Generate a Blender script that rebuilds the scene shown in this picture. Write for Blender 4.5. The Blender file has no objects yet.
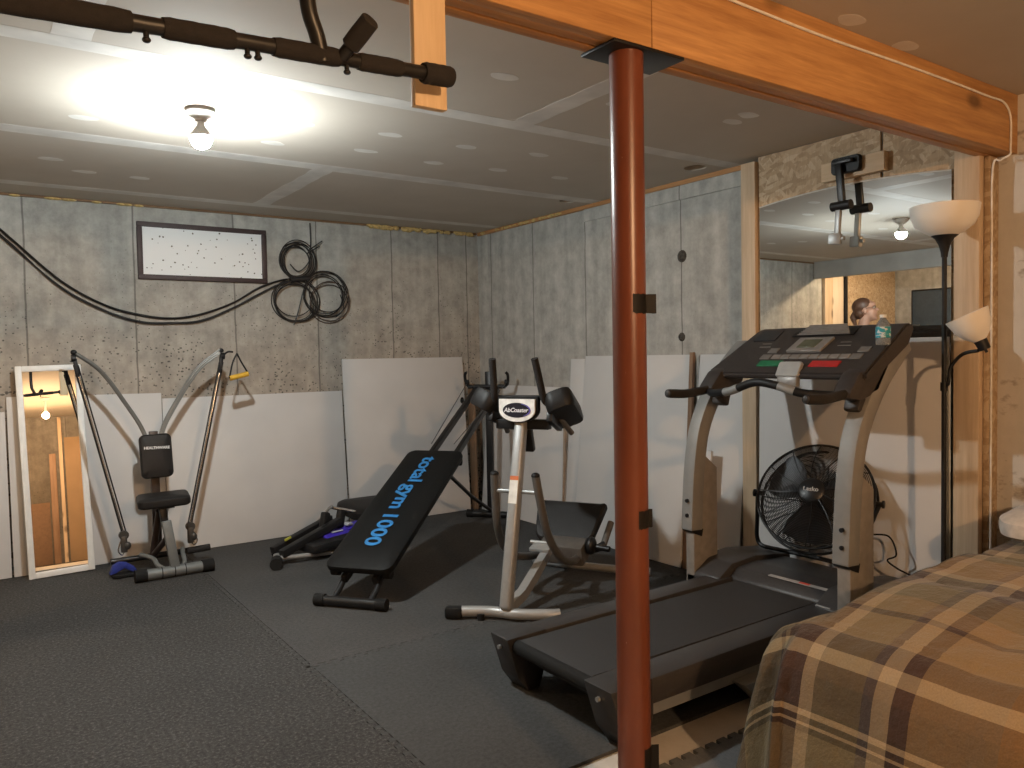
import bpy, bmesh, math, random
from mathutils import Vector, Matrix, noise
from math import sin, cos, pi, radians, hypot
random.seed(7)
S = bpy.context.scene
COL = S.collection
# ------------------------------------------------------------------ camera
CAMZ = 1.28
yaw, pitch, roll = radians(34.73), radians(2.17), 0.018
fwd = Vector((sin(yaw)*cos(pitch), cos(yaw)*cos(pitch), -sin(pitch)))
r0 = Vector((cos(yaw), -sin(yaw), 0)); u0 = r0.cross(fwd)
rt = r0*cos(roll) - u0*sin(roll); up = u0*cos(roll) + r0*sin(roll)
cd = bpy.data.cameras.new('camera'); cam = bpy.data.objects.new('camera', cd); COL.objects.link(cam)
cd.sensor_width = 36; cd.lens = 782/1024*36; cd.clip_start = .02
cam.matrix_world = Matrix(((rt.x, up.x, -fwd.x, 0), (rt.y, up.y, -fwd.y, 0), (rt.z, up.z, -fwd.z, CAMZ), (0, 0, 0, 1)))
S.camera = cam
# ------------------------------------------------------------------ world, exposure
W = bpy.data.worlds.new('world'); S.world = W; W.use_nodes = True
W.node_tree.nodes['Background'].inputs[0].default_value = (.5, .55, .6, 1)
W.node_tree.nodes['Background'].inputs[1].default_value = 0.02
S.view_settings.view_transform = 'Standard'; S.view_settings.look = 'None'
S.view_settings.gamma = 1; S.view_settings.use_curve_mapping = False
S.view_settings.exposure = 0.16
COOL_W, WARM_W, SIDE_W = 140., 205., 60.
COOL_C, WARM_C = (.92, .98, .97), (1.0, .60, .31)
S.cycles.sample_clamp_indirect = 4.0

# ------------------------------------------------------------------ material helpers
def new_mat(name):
    m = bpy.data.materials.new(name); m.use_nodes = True
    nt = m.node_tree; b = nt.nodes['Principled BSDF']
    return m, nt, b
def L(nt, a, b): nt.links.new(a, b)
def node(nt, t, **kw):
    n = nt.nodes.new(t)
    for k, v in kw.items(): setattr(n, k, v)
    return n
def math_n(nt, op, a, b=None, c=None):
    n = nt.nodes.new('ShaderNodeMath'); n.operation = op
    for i, v in enumerate((a, b, c)):
        if v is None: continue
        if isinstance(v, (int, float)): n.inputs[i].default_value = v
        else: L(nt, v, n.inputs[i])
    return n.outputs[0]
def mixc(nt, f, a, b, mode='MIX'):
    n = nt.nodes.new('ShaderNodeMix'); n.data_type = 'RGBA'; n.blend_type = mode
    if isinstance(f, (int, float)): n.inputs[0].default_value = f
    else: L(nt, f, n.inputs[0])
    for i, v in ((6, a), (7, b)):
        if isinstance(v, tuple): n.inputs[i].default_value = (*v[:3], 1)
        else: L(nt, v, n.inputs[i])
    return n.outputs[2]
def ramp(nt, fac, stops, interp='LINEAR'):
    n = nt.nodes.new('ShaderNodeValToRGB'); n.color_ramp.interpolation = interp
    e = n.color_ramp.elements
    while len(e) < len(stops): e.new(.5)
    for i, (p, c) in enumerate(stops):
        e[i].position = p; e[i].color = (*c[:3], 1) if isinstance(c, tuple) else (c, c, c, 1)
    L(nt, fac, n.inputs[0]); return n.outputs[0]
def ocoord(nt, scale=(1, 1, 1), rot=(0, 0, 0)):
    t = nt.nodes.new('ShaderNodeTexCoord'); mp = nt.nodes.new('ShaderNodeMapping')
    mp.inputs['Scale'].default_value = scale; mp.inputs['Rotation'].default_value = rot
    L(nt, t.outputs['Object'], mp.inputs['Vector']); return mp.outputs[0]
def noise_n(nt, vec, scale, detail=3, rough=.5, out=0):
    n = nt.nodes.new('ShaderNodeTexNoise'); n.inputs['Scale'].default_value = scale
    n.inputs['Detail'].default_value = detail; n.inputs['Roughness'].default_value = rough
    L(nt, vec, n.inputs['Vector']); return n.outputs[out]
def vor(nt, vec, scale, out='Distance', feature='F1'):
    n = nt.nodes.new('ShaderNodeTexVoronoi'); n.inputs['Scale'].default_value = scale; n.feature = feature
    L(nt, vec, n.inputs['Vector']); return n.outputs[out]
def bump(nt, b, h, strength=.3, dist=.01):
    n = nt.nodes.new('ShaderNodeBump'); n.inputs['Strength'].default_value = strength; n.inputs['Distance'].default_value = dist
    L(nt, h, n.inputs['Height']); L(nt, n.outputs[0], b.inputs['Normal'])
MC = {}
def plain(name, col, rough=.5, metal=0., var=.12, scale=30, bmp=0., spec=None):
    if name in MC: return MC[name]
    m, nt, b = new_mat(name)
    v = ocoord(nt)
    f = noise_n(nt, v, scale, 3)
    c1 = tuple(max(0, c*(1-var)) for c in col); c2 = tuple(min(1, c*(1+var)) for c in col)
    L(nt, ramp(nt, f, [(.3, c1), (.7, c2)]), b.inputs['Base Color'])
    b.inputs['Roughness'].default_value = rough; b.inputs['Metallic'].default_value = metal
    if spec is not None: b.inputs['Specular IOR Level'].default_value = spec
    if bmp: bump(nt, b, noise_n(nt, v, scale*6, 2), bmp, .002)
    MC[name] = m; return m
def emis(name, col, power, radius):
    m, nt, b = new_mat(name)
    nt.nodes.remove(b); e = nt.nodes.new('ShaderNodeEmission')
    e.inputs[0].default_value = (*col, 1); e.inputs[1].default_value = power/(pi*4*pi*radius**2)
    L(nt, e.outputs[0], nt.nodes['Material Output'].inputs[0]); return m
def wood(name, c1, c2, axis=2, rough=.6, knots=True, scale=1.):
    if name in MC: return MC[name]
    m, nt, b = new_mat(name)
    sc = [14*scale]*3; sc[axis] = .9*scale
    v = ocoord(nt, tuple(sc))
    g = noise_n(nt, v, 2.2, 5, .6)
    v2 = ocoord(nt, tuple(x*4 for x in sc)); g2 = noise_n(nt, v2, 2.5, 3)
    f = math_n(nt, 'ADD', math_n(nt, 'MULTIPLY', g, .75), math_n(nt, 'MULTIPLY', g2, .25))
    c = ramp(nt, f, [(.32, c1), (.66, c2)])
    if knots:
        sk = [6*scale]*3; sk[axis] = 3.2*scale
        d = vor(nt, ocoord(nt, tuple(sk)), 1.0)
        k = ramp(nt, d, [(.09, 1.), (.23, 0.)])
        c = mixc(nt, math_n(nt, 'MULTIPLY', k, .75), c, tuple(x*.28 for x in c1))
    L(nt, c, b.inputs['Base Color']); b.inputs['Roughness'].default_value = rough
    bump(nt, b, g2, .15, .002); MC[name] = m; return m
def lines_mask(nt, coord, xs, w):
    out = None
    for x in xs:
        d = math_n(nt, 'ABSOLUTE', math_n(nt, 'SUBTRACT', coord, x))
        f = math_n(nt, 'LESS_THAN', d, w)
        out = f if out is None else math_n(nt, 'MAXIMUM', out, f)
    return out
def concrete(name, c_low, c_high, axis, lines, pits=.5, zmid=1.6, lit_stained=None):
    m, nt, b = new_mat(name)
    v = ocoord(nt); sep = nt.nodes.new('ShaderNodeSeparateXYZ'); L(nt, v, sep.inputs[0])
    n1 = noise_n(nt, v, 1.3, 6, .65); n2 = noise_n(nt, v, 9, 5, .7)
    zf = math_n(nt, 'ADD', math_n(nt, 'MULTIPLY', sep.outputs[2], .9), math_n(nt, 'MULTIPLY', math_n(nt, 'SUBTRACT', n1, .5), 1.2))
    base = ramp(nt, math_n(nt, 'MULTIPLY', math_n(nt, 'SUBTRACT', zf, zmid-.75), .8), [(.1, c_low), (.8, c_high)])
    tone = ramp(nt, n2, [(.3, .72), (.7, 1.15)])
    c = mixc(nt, 1., base, tone, 'MULTIPLY')
    # streaks running down the form panels
    st = noise_n(nt, ocoord(nt, (7, 7, .5)), 2., 4)
    c = mixc(nt, .6, c, ramp(nt, st, [(.3, .7), (.7, 1.1)]), 'MULTIPLY')
    # bug holes
    d1 = vor(nt, ocoord(nt, (1, 1, 1.7)), 15); d2 = vor(nt, v, 38)
    dens = math_n(nt, 'MULTIPLY', math_n(nt, 'SUBTRACT', 2.35, sep.outputs[2]), pits)
    dens = math_n(nt, 'MULTIPLY', dens, ramp(nt, noise_n(nt, v, 2.3, 3), [(.35, .4), (.6, 1.)]))
    ir = math_n(nt, 'ADD', .55, math_n(nt, 'MULTIPLY', noise_n(nt, v, 30, 2), .9))
    p1 = math_n(nt, 'LESS_THAN', math_n(nt, 'MULTIPLY', d1, ir), math_n(nt, 'MULTIPLY', dens, .22))
    p2 = math_n(nt, 'LESS_THAN', math_n(nt, 'MULTIPLY', d2, ir), math_n(nt, 'MULTIPLY', dens, .34))
    pit = math_n(nt, 'MAXIMUM', p1, p2)
    c = mixc(nt, math_n(nt, 'MULTIPLY', pit, .72), c, (.035, .033, .03))
    wob = math_n(nt, 'ADD', sep.outputs[axis], math_n(nt, 'MULTIPLY', math_n(nt, 'SUBTRACT', noise_n(nt, v, 6, 3), .5), .015))
    if lines:
        lm = lines_mask(nt, wob, lines, .005)
        c = mixc(nt, math_n(nt, 'MULTIPLY', lm, .6), c, (.07, .066, .06))
        pale = lines_mask(nt, math_n(nt, 'ADD', wob, .02), lines, .012)
        c = mixc(nt, math_n(nt, 'MULTIPLY', pale, .07), c, (.5, .5, .47))
    if lit_stained is not None:     # bare section beside the bed: lamp light painted in paler, plus brown water stains
        sec = math_n(nt, 'LESS_THAN', sep.outputs[1], lit_stained)
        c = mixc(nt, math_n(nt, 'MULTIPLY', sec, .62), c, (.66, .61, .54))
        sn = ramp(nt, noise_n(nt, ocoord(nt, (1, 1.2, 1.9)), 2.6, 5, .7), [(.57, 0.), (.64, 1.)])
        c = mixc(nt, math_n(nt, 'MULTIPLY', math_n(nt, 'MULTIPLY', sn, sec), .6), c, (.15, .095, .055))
    L(nt, c, b.inputs['Base Color']); b.inputs['Roughness'].default_value = .9; b.inputs['Specular IOR Level'].default_value = .2
    h = math_n(nt, 'SUBTRACT', n2, math_n(nt, 'MULTIPLY', pit, .8)); bump(nt, b, h, .4, .006)
    return m
def osb(name, vscale=(1, 1, 1)):
    m, nt, b = new_mat(name)
    c = None
    for i, (rx, sc) in enumerate((((.5, .0, .1), (60, 70, 15)), ((-.7, .1, .0), (60, 60, 14)), ((1.4, .0, .1), (60, 60, 16)))):
        n = nt.nodes.new('ShaderNodeTexVoronoi'); n.inputs['Scale'].default_value = 1.
        tc = nt.nodes.new('ShaderNodeTexCoord'); mp = nt.nodes.new('ShaderNodeMapping'); mp.vector_type = 'TEXTURE'
        mp.inputs['Scale'].default_value = tuple(1/q for q in sc); mp.inputs['Rotation'].default_value = rx
        L(nt, tc.outputs['Object'], mp.inputs['Vector']); L(nt, mp.outputs[0], n.inputs['Vector'])
        s = nt.nodes.new('ShaderNodeSeparateXYZ'); L(nt, n.outputs['Color'], s.inputs[0])
        cc = ramp(nt, s.outputs[0], [(0., (.34, .235, .14)), (.35, (.43, .31, .19)), (.7, (.49, .365, .235)), (1., (.56, .44, .30))])
        if c is None: c = cc; sel = s.outputs[1]
        else: c = mixc(nt, math_n(nt, 'GREATER_THAN', s.outputs[1], .5), c, cc)
    c = mixc(nt, .3, c, ramp(nt, noise_n(nt, ocoord(nt, (60, 60, 12)), 2, 4), [(.3, .5), (.7, 1.1)]), 'MULTIPLY')
    L(nt, c, b.inputs['Base Color']); b.inputs['Roughness'].default_value = .75
    return m

# ------------------------------------------------------------------ mesh helpers
def xf(bm, vs, loc=(0, 0, 0), rot=None):
    M = Matrix.Translation(loc) @ (rot.to_4x4() if rot is not None else Matrix.Identity(4))
    bmesh.ops.transform(bm, matrix=M, verts=vs)
def E3(rx=0, ry=0, rz=0):
    return Matrix.Rotation(rz, 3, 'Z') @ Matrix.Rotation(ry, 3, 'Y') @ Matrix.Rotation(rx, 3, 'X')
def box(bm, c, s, rot=None, bev=0., seg=2):
    t = bmesh.new(); r = bmesh.ops.create_cube(t, size=1)
    bmesh.ops.scale(t, vec=s, verts=t.verts)
    if bev: bmesh.ops.bevel(t, geom=list(t.edges), offset=bev, segments=seg, affect='EDGES', profile=.5)
    xf(t, t.verts, c, rot); merge(bm, t); return bm
def merge(bm, t):
    me = bpy.data.meshes.new('tmp'); t.to_mesh(me); t.free(); bm.from_mesh(me); bpy.data.meshes.remove(me)
def bb(x0, x1, y0, y1, z0, z1, bev=0.):
    return box(bmesh.new(), ((x0+x1)/2, (y0+y1)/2, (z0+z1)/2), (abs(x1-x0), abs(y1-y0), abs(z1-z0)), None, bev)
def basis(d):
    d = d.normalized(); a = Vector((0, 0, 1)) if abs(d.z) < .9 else Vector((1, 0, 0))
    u = d.cross(a).normalized(); return u, d.cross(u).normalized()
def tube(bm, pts, r, seg=12, closed=False, cap=True):
    """round tube along points; r a number or one radius per point"""
    pts = [Vector(p) for p in pts]; n = len(pts); rr = r if isinstance(r, (list, tuple)) else [r]*n
    rings = []; u = None
    for i, p in enumerate(pts):
        if closed: d = pts[(i+1) % n] - pts[i-1]
        else: d = pts[min(i+1, n-1)] - pts[max(i-1, 0)]
        d = d.normalized()
        if u is None: u, v = basis(d)
        else:
            u = (u - d*u.dot(d))
            if u.length < 1e-6: u, v = basis(d)
            u.normalize(); v = d.cross(u)
        v = d.cross(u)
        rings.append([bm.verts.new(p + (u*cos(2*pi*k/seg) + v*sin(2*pi*k/seg))*rr[i]) for k in range(seg)])
    m = n if closed else n-1
    for i in range(m):
        a, b2 = rings[i], rings[(i+1) % n]
        for k in range(seg): bm.faces.new((a[k], a[(k+1) % seg], b2[(k+1) % seg], b2[k]))
    if cap and not closed: bm.faces.new(rings[0][::-1]); bm.faces.new(rings[-1])
    return bm
def smooth(pts, n=8, closed=False):
    pts = [Vector(p) for p in pts]; out = []; N = len(pts)
    for i in range(N if closed else N-1):
        g = (lambda k: pts[k % N]) if closed else (lambda k: pts[max(0, min(N-1, k))])
        p0, p1, p2, p3 = g(i-1), g(i), g(i+1), g(i+2)
        for j in range(n):
            t = j/n
            out.append(.5*((2*p1) + (p2-p0)*t + (2*p0-5*p1+4*p2-p3)*t*t + (3*p1-p0-3*p2+p3)*t**3))
    if not closed: out.append(pts[-1])
    return out
def cyl(bm, a, b, r, seg=20, r2=None): return tube(bm, [a, b], [r, r if r2 is None else r2], seg)
def lathe(bm, prof, c=(0, 0, 0), rot=None, seg=32):
    t = bmesh.new(); rings = []
    for (r, z) in prof:
        rings.append([t.verts.new((r*cos(2*pi*k/seg), r*sin(2*pi*k/seg), z)) for k in range(seg)] if r > 1e-6 else [t.verts.new((0, 0, z))])
    for a, b in zip(rings, rings[1:]):
        for k in range(seg):
            k2 = (k+1) % seg
            if len(a) == 1 and len(b) == 1: continue
            if len(a) == 1: t.faces.new((a[0], b[k2], b[k]))
            elif len(b) == 1: t.faces.new((a[k], a[k2], b[0]))
            else: t.faces.new((a[k], a[k2], b[k2], b[k]))
    bmesh.ops.recalc_face_normals(t, faces=t.faces)
    xf(t, t.verts, c, rot); merge(bm, t); return bm
def ell(bm, c, s, rot=None, u=20, v=14):
    t = bmesh.new(); bmesh.ops.create_uvsphere(t, u_segments=u, v_segments=v, radius=1)
    bmesh.ops.scale(t, vec=s, verts=t.verts); xf(t, t.verts, c, rot); merge(bm, t); return bm
def prism(bm, poly, d0, d1, fn, bev=0.):
    """poly of 2-D points swept between depths d0 and d1; fn(u, v, d) gives the 3-D point"""
    t = bmesh.new()
    a = [t.verts.new(fn(u, v, d0)) for u, v in poly]; b = [t.verts.new(fn(u, v, d1)) for u, v in poly]
    t.faces.new(a); t.faces.new(b[::-1]); n = len(poly)
    for i in range(n): t.faces.new((a[i], b[i], b[(i+1) % n], a[(i+1) % n]))
    bmesh.ops.recalc_face_normals(t, faces=t.faces)
    if bev: bmesh.ops.bevel(t, geom=list(t.edges), offset=bev, segments=2, affect='EDGES', profile=.5)
    merge(bm, t); return bm
XZ = lambda u, v, d: (u, d, v)
YZ = lambda u, v, d: (d, u, v)
XY = lambda u, v, d: (u, v, d)
def rrect(w, h, r, n=6):
    out = []
    for cx, cy, a0 in ((w/2-r, h/2-r, 0), (-w/2+r, h/2-r, 90), (-w/2+r, -h/2+r, 180), (w/2-r, -h/2+r, 270)):
        for k in range(n+1):
            a = radians(a0+90*k/n); out.append((cx+r*cos(a), cy+r*sin(a)))
    return out
def cushion(bm, w, h, t, r, puff=.0, fn=None):
    """padded slab: rounded outline w x h, thickness t, rounded rims and a soft crown"""
    outline = rrect(w, h, r, 8)
    lay = [(-t/2, .9), (-t*.32, .985), (0, 1.), (t*.32, .985), (t/2, .9)]
    tb = bmesh.new(); rings = []
    for z, s in lay:
        k = (1-s)*min(w, h)
        rings.append([tb.verts.new((x*(w-k)/w, y*(h-k)/h, z)) for x, y in outline])
    for a, b in zip(rings, rings[1:]):
        n = len(a)
        for i in range(n): tb.faces.new((a[i], a[(i+1) % n], b[(i+1) % n], b[i]))
    prev = rings[-1]
    for s, dz in ((.7, puff*.6), (.35, puff*.95)):
        ring = [tb.verts.new((v.co.x*s/.9 if False else v.co.x*s, v.co.y*s, t/2+dz)) for v in rings[-1]]
        n = len(ring)
        for i in range(n): tb.faces.new((prev[i], prev[(i+1) % n], ring[(i+1) % n], ring[i]))
        prev = ring
    tb.faces.new(prev); tb.faces.new(rings[0][::-1])
    bmesh.ops.recalc_face_normals(tb, faces=tb.faces)
    if fn:
        for v in tb.verts: v.co = fn(v.co)
    merge(bm, tb); return bm
def obj(name, bm, mat, parent=None, sharp=38, kind=None, label=None):
    me = bpy.data.meshes.new(name)
    if isinstance(bm, bpy.types.Mesh): me = bm
    else: bm.to_mesh(me); bm.free()
    me.materials.clear(); me.materials.append(mat)
    for p in me.polygons: p.use_smooth = True
    me.set_sharp_from_angle(angle=radians(sharp))
    o = bpy.data.objects.new(name, me); COL.objects.link(o)
    if parent: o.parent = parent
    if kind: o['kind'] = kind
    if label: o['label'] = label
    return o
def tag(o, label, cat, group=None):
    o['label'] = label; o['category'] = cat
    if group: o['group'] = group
    return o
def thing(name, label, cat, loc=(0, 0, 0), rz=0., group=None):
    o = bpy.data.objects.new(name, None); COL.objects.link(o); o.empty_display_size = .1
    o.location = loc; o.rotation_euler = (0, 0, rz); return tag(o, label, cat, group)
def struct(name, bm, mat, parent=None, sharp=38): return obj(name, bm, mat, parent, sharp, 'structure')
def text_mesh(txt, size, depth=.001, bold=0., italic=0., spacing=1.):
    cu = bpy.data.curves.new('txt', 'FONT'); cu.body = txt; cu.size = size; cu.extrude = depth; cu.offset = bold
    cu.align_x = 'CENTER'; cu.align_y = 'CENTER'; cu.shear = italic; cu.space_word = .62 if 'gym' in txt else 1.; cu.space_character = spacing; cu.resolution_u = 4
    o = bpy.data.objects.new('txt', cu); COL.objects.link(o)
    dg = bpy.context.evaluated_depsgraph_get(); me = bpy.data.meshes.new_from_object(o.evaluated_get(dg))
    bpy.data.objects.remove(o); bpy.data.curves.remove(cu); return me
def place_mesh(me, origin, ux, uy):
    ux = Vector(ux).normalized(); uy = Vector(uy).normalized(); uz = ux.cross(uy)
    M = Matrix((ux, uy, uz)).transposed().to_4x4(); M.translation = Vector(origin); me.transform(M); return me

# ------------------------------------------------------------------ shared materials
BLACK = plain('black_plastic', (.010, .010, .011), .5, spec=.3)
VINYL = plain('black_vinyl', (.011, .010, .010), .5, bmp=.15, scale=60, spec=.3)
RUBBER = plain('black_rubber', (.009, .009, .009), .8, spec=.25)
FOAM = plain('black_foam', (.016, .014, .014), .95, scale=80, bmp=.4)
BSTEEL = plain('black_steel', (.012, .012, .013), .4, .2)
CHROME = plain('chrome', (.75, .75, .75), .18, 1., .05)
STEEL = plain('grey_steel', (.36, .37, .37), .42, .55, .06)
SILVER = plain('silver_paint', (.36, .36, .355), .42, .35, .05)
GREYPNT = plain('grey_paint', (.14, .15, .15), .5, .2, .08)
BRONZE = plain('bronze_grey_paint', (.15, .14, .13), .42, .4, .08)
CHAR = plain('charcoal_plastic', (.030, .028, .028), .5)
WHITEP = plain('white_paint', (.80, .80, .78), .45, 0, .04)
BOARD = plain('white_foam_board', (.60, .585, .575), .8, 0, .04, 3)
PINE = wood('pine_stud', (.47, .34, .22), (.62, .48, .33), 2)
PINEY = wood('pine_block', (.50, .36, .22), (.64, .49, .33), 1)
PLANK = wood('pale_plank', (.60, .42, .24), (.74, .56, .35), 2, knots=False)
BEAMM = wood('beam_wood', (.33, .145, .045), (.60, .325, .12), 0, .55)
BEAMD = wood('beam_wood_under', (.36, .16, .05), (.52, .26, .09), 0, .6, False)
DARKW = wood('brown_lath', (.16, .09, .05), (.28, .17, .10), 2, knots=False)
OSB = osb('osb_sheet')
def mirror_mat():
    m, nt, b = new_mat('mirror_glass')
    f = noise_n(nt, ocoord(nt), 3)
    L(nt, ramp(nt, f, [(.0, (.86, .88, .87)), (1., (.88, .90, .89))]), b.inputs['Base Color'])
    b.inputs['Metallic'].default_value = 1; b.inputs['Roughness'].default_value = 0.0; return m
MIRROR = mirror_mat()

# ================================================================== THE ROOM
XR, YB, ZC = 3.555, 5.60, 2.30          # right wall, back wall, ceiling
XL, YF, ZF = -3.10, -3.30, -.012       # left wall, wall behind the camera, bare floor
con_back = concrete('concrete_back', (.42, .37, .315), (.43, .43, .40), 0, [-2.1, -1.5, -.92, -.31, .296, .905, 1.541, 2.141, 2.752, 3.169, 3.44], .62)
con_right = concrete('concrete_right', (.46, .44, .405), (.46, .465, .44), 1, [-2.3, -1.1, .1, .72, 1.33, 4.205, 4.82, 3.31, 5.40], .2, lit_stained=1.56)
con_far = concrete('concrete_far', (.30, .28, .25), (.36, .35, .33), 1, [.0, 1.2, 2.4, 3.6, 4.8], .3)
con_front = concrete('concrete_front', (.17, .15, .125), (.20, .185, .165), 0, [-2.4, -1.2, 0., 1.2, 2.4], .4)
struct('wall_back', bb(XL-.2, XR+.2, YB, YB+.2, ZF-.1, ZC), con_back)
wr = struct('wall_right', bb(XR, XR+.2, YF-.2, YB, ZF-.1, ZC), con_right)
struct('wall_left', bb(XL-.2, XL, YF-.2, YB, ZF-.1, ZC), con_far)
struct('wall_front', bb(XL, XR, YF-.2, YF, ZF-.1, ZC), con_front)
bare, nt_, b_ = new_mat('bare_floor')
v_ = ocoord(nt_); L(nt_, ramp(nt_, noise_n(nt_, v_, 4, 6, .7), [(.3, (.46, .43, .38)), (.7, (.62, .59, .54))]), b_.inputs['Base Color']); b_.inputs['Roughness'].default_value = .7
struct('floor', bb(XL-.2, XR+.2, YF-.2, YB+.2, ZF-.15, ZF), bare)
# tie holes left in the right wall
for (y, z, r) in ((3.305, 1.853, .03), (3.312, 1.367, .022)):
    b = bmesh.new(); lathe(b, [(0, .004), (r*.45, .006), (r*.6, .012), (r, .008), (r*1.25, 0), (0, 0)], (XR, y, z), E3(0, -pi/2, 0), 14)
    struct('form_tie_hole', b, plain('tie_hole', (.06, .055, .048), .95, var=.5, scale=60), wr)
# ceiling: drywall with three cut openings
dry, nt_, b_ = new_mat('bare_drywall')
v_ = ocoord(nt_); L(nt_, ramp(nt_, noise_n(nt_, v_, 1.5, 5, .6), [(.3, (.46, .415, .355)), (.7, (.52, .475, .41))]), b_.inputs['Base Color']); b_.inputs['Roughness'].default_value = .85
b = bb(XL-.2, XR+.2, YF-.2, YB+.2, ZC, ZC+.16)
ce = struct('ceiling', b, dry)
cut = bmesh.new()
for x, y in ((3.36, 3.02), (3.335, 4.11)): cyl(cut, (x, y, ZC-.05), (x, y, ZC+.12), .062, 32)
co = obj('cutter', cut, dry)
md = ce.modifiers.new('b', 'BOOLEAN'); md.operation = 'DIFFERENCE'; md.object = co; md.solver = 'EXACT'
dg = bpy.context.evaluated_depsgraph_get(); me = bpy.data.meshes.new_from_object(ce.evaluated_get(dg))
ce.modifiers.clear(); ce.data = me; bpy.data.objects.remove(co)
for p in me.polygons: p.use_smooth = False
MUD = plain('joint_compound', (.64, .625, .59), .8, 0, .14, 6)
def ceil_strip(x0, x1, y0, y1):
    b = bmesh.new(); n = 40; vt = []
    lx = (x1-x0) > (y1-y0)
    for i in range(n+1):
        t = i/n
        w = 1 + .16*noise.noise(Vector((t*9+x0*3, y0*5, 0)))
        if lx: c = (y0+y1)/2; h = (y1-y0)/2*w; a_, b2 = (x0+(x1-x0)*t, c-h), (x0+(x1-x0)*t, c+h)
        else: c = (x0+x1)/2; h = (x1-x0)/2*w; a_, b2 = (c-h, y0+(y1-y0)*t), (c+h, y0+(y1-y0)*t)
        vt.append((b.verts.new((*a_, ZC-.0005)), b.verts.new((*b2, ZC-.0005)), b.verts.new((*a_, ZC+.002)), b.verts.new((*b2, ZC+.002))))
    for p, q in zip(vt, vt[1:]):
        for i, j in ((0, 1), (1, 3), (3, 2), (2, 0)): b.faces.new((p[i], p[j], q[j], q[i]))
    bmesh.ops.recalc_face_normals(b, faces=b.faces)
    struct('taped_seam', b, MUD, ce)
for (y, w) in ((2.88, .05), (4.05, .06), (5.25, .05), (.5, .05)): ceil_strip(XL, XR, y-w, y+w)
for (x, y0, y1) in ((2.05, 1.65, 2.83), (1.62, 4.11, 5.2), (.3, 1.65, 2.83), (-.6, 2.93, 4.0)): ceil_strip(x-.055, x+.055, y0, y1)
def patch(x, y, r=.045, ry=.03):
    b = bmesh.new(); pts = []
    for k in range(18):
        a = 2*pi*k/18; q = 1+.25*noise.noise(Vector((cos(a)+x*7, sin(a)+y*7, 1)))
        pts.append((x+r*q*cos(a), y+ry*q*sin(a)))
    prism(b, pts, ZC-.0005, ZC+.001, XY); struct('screw_patch', b, MUD, ce)
for x, y in ((1.23, 3.34), (1.22, 3.71), (1.63, 3.30), (1.65, 3.62), (2.04, 3.30), (2.06, 3.66), (2.44, 3.62), (1.66, 2.40), (0.43, 3.73), (0.44, 3.41), (0.37, 4.56), (0.55, 4.78), (0.82, 4.79), (2.44, 3.24), (2.24, 2.42), (2.86, 3.60), (2.82, 2.23), (2.84, 2.33), (2.29, 1.42), (2.64, 1.44)):
    patch(x, y, .058, .034)
# sill plate and expanding foam along the top of the walls
SILL = wood('sill_wood', (.14, .075, .035), (.22, .13, .065), 0, .7, False)
FOAMY = plain('expanding_foam', (.55, .40, .16), .8, 0, .3, 40, bmp=.5)
t1 = struct('trim_1', bb(XL, XR-.02, YB-.018, YB, ZC-.014, ZC), SILL)
b = bmesh.new()
for i in range(70):
    x = random.uniform(2.55, 3.5); ell(b, (x, YB-.02, ZC-.012+random.uniform(-.012, .006)), (random.uniform(.012, .035), .018, random.uniform(.008, .018)), None, 8, 6)
for i in range(14): ell(b, (random.uniform(.0, 1.0), YB-.02, ZC-.012), (.03, .012, .008), None, 8, 6)
o_ = struct('foam_sealant', b, FOAMY, t1)
t2 = struct('trim_2', bb(XR-.022, XR, 2.80, YB-.03, ZC-.026, ZC), wood('sill_wood_y', (.32, .15, .05), (.48, .26, .11), 1, .7, False))
b = bmesh.new()
for i in range(24): ell(b, (XR-.02, random.uniform(4.4, 5.5), ZC-.014), (.016, random.uniform(.012, .04), random.uniform(.006, .014)), None, 8, 6)
struct('foam_sealant', b, FOAMY, t2)
# ledge where the right wall's form stepped back
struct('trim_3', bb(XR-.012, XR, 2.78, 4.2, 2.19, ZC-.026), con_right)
# window in the back wall, filled by a speckled ceiling tile
TILE, nt_, b_ = new_mat('speckled_tile')
d_ = vor(nt_, ocoord(nt_, (1, 1, 1)), 30); k_ = math_n(nt_, 'LESS_THAN', d_, math_n(nt_, 'MULTIPLY', noise_n(nt_, ocoord(nt_), 60), .31))
L(nt_, mixc(nt_, k_, (.80, .83, .84), (.12, .11, .10)), b_.inputs['Base Color']); b_.inputs['Roughness'].default_value = .9
wx0, wx1, wz0, wz1 = .925, 1.765, 1.815, 2.19
win = struct('window_1', bb(wx0+.02, wx1-.02, YB-.012, YB+.0, wz0+.02, wz1-.02), TILE)
WFR = plain('brown_frame', (.045, .028, .028), .6)
b = bmesh.new()
for (x0, x1, z0, z1) in ((wx0, wx1, wz1-.032, wz1), (wx0, wx1, wz0, wz0+.032), (wx0, wx0+.032, wz0+.032, wz1-.032), (wx1-.032, wx1, wz0+.032, wz1-.032)):
    merge(b, bb(x0, x1, YB-.028, YB, z0, z1, .004))
struct('window_frame', b, WFR, win)
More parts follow.
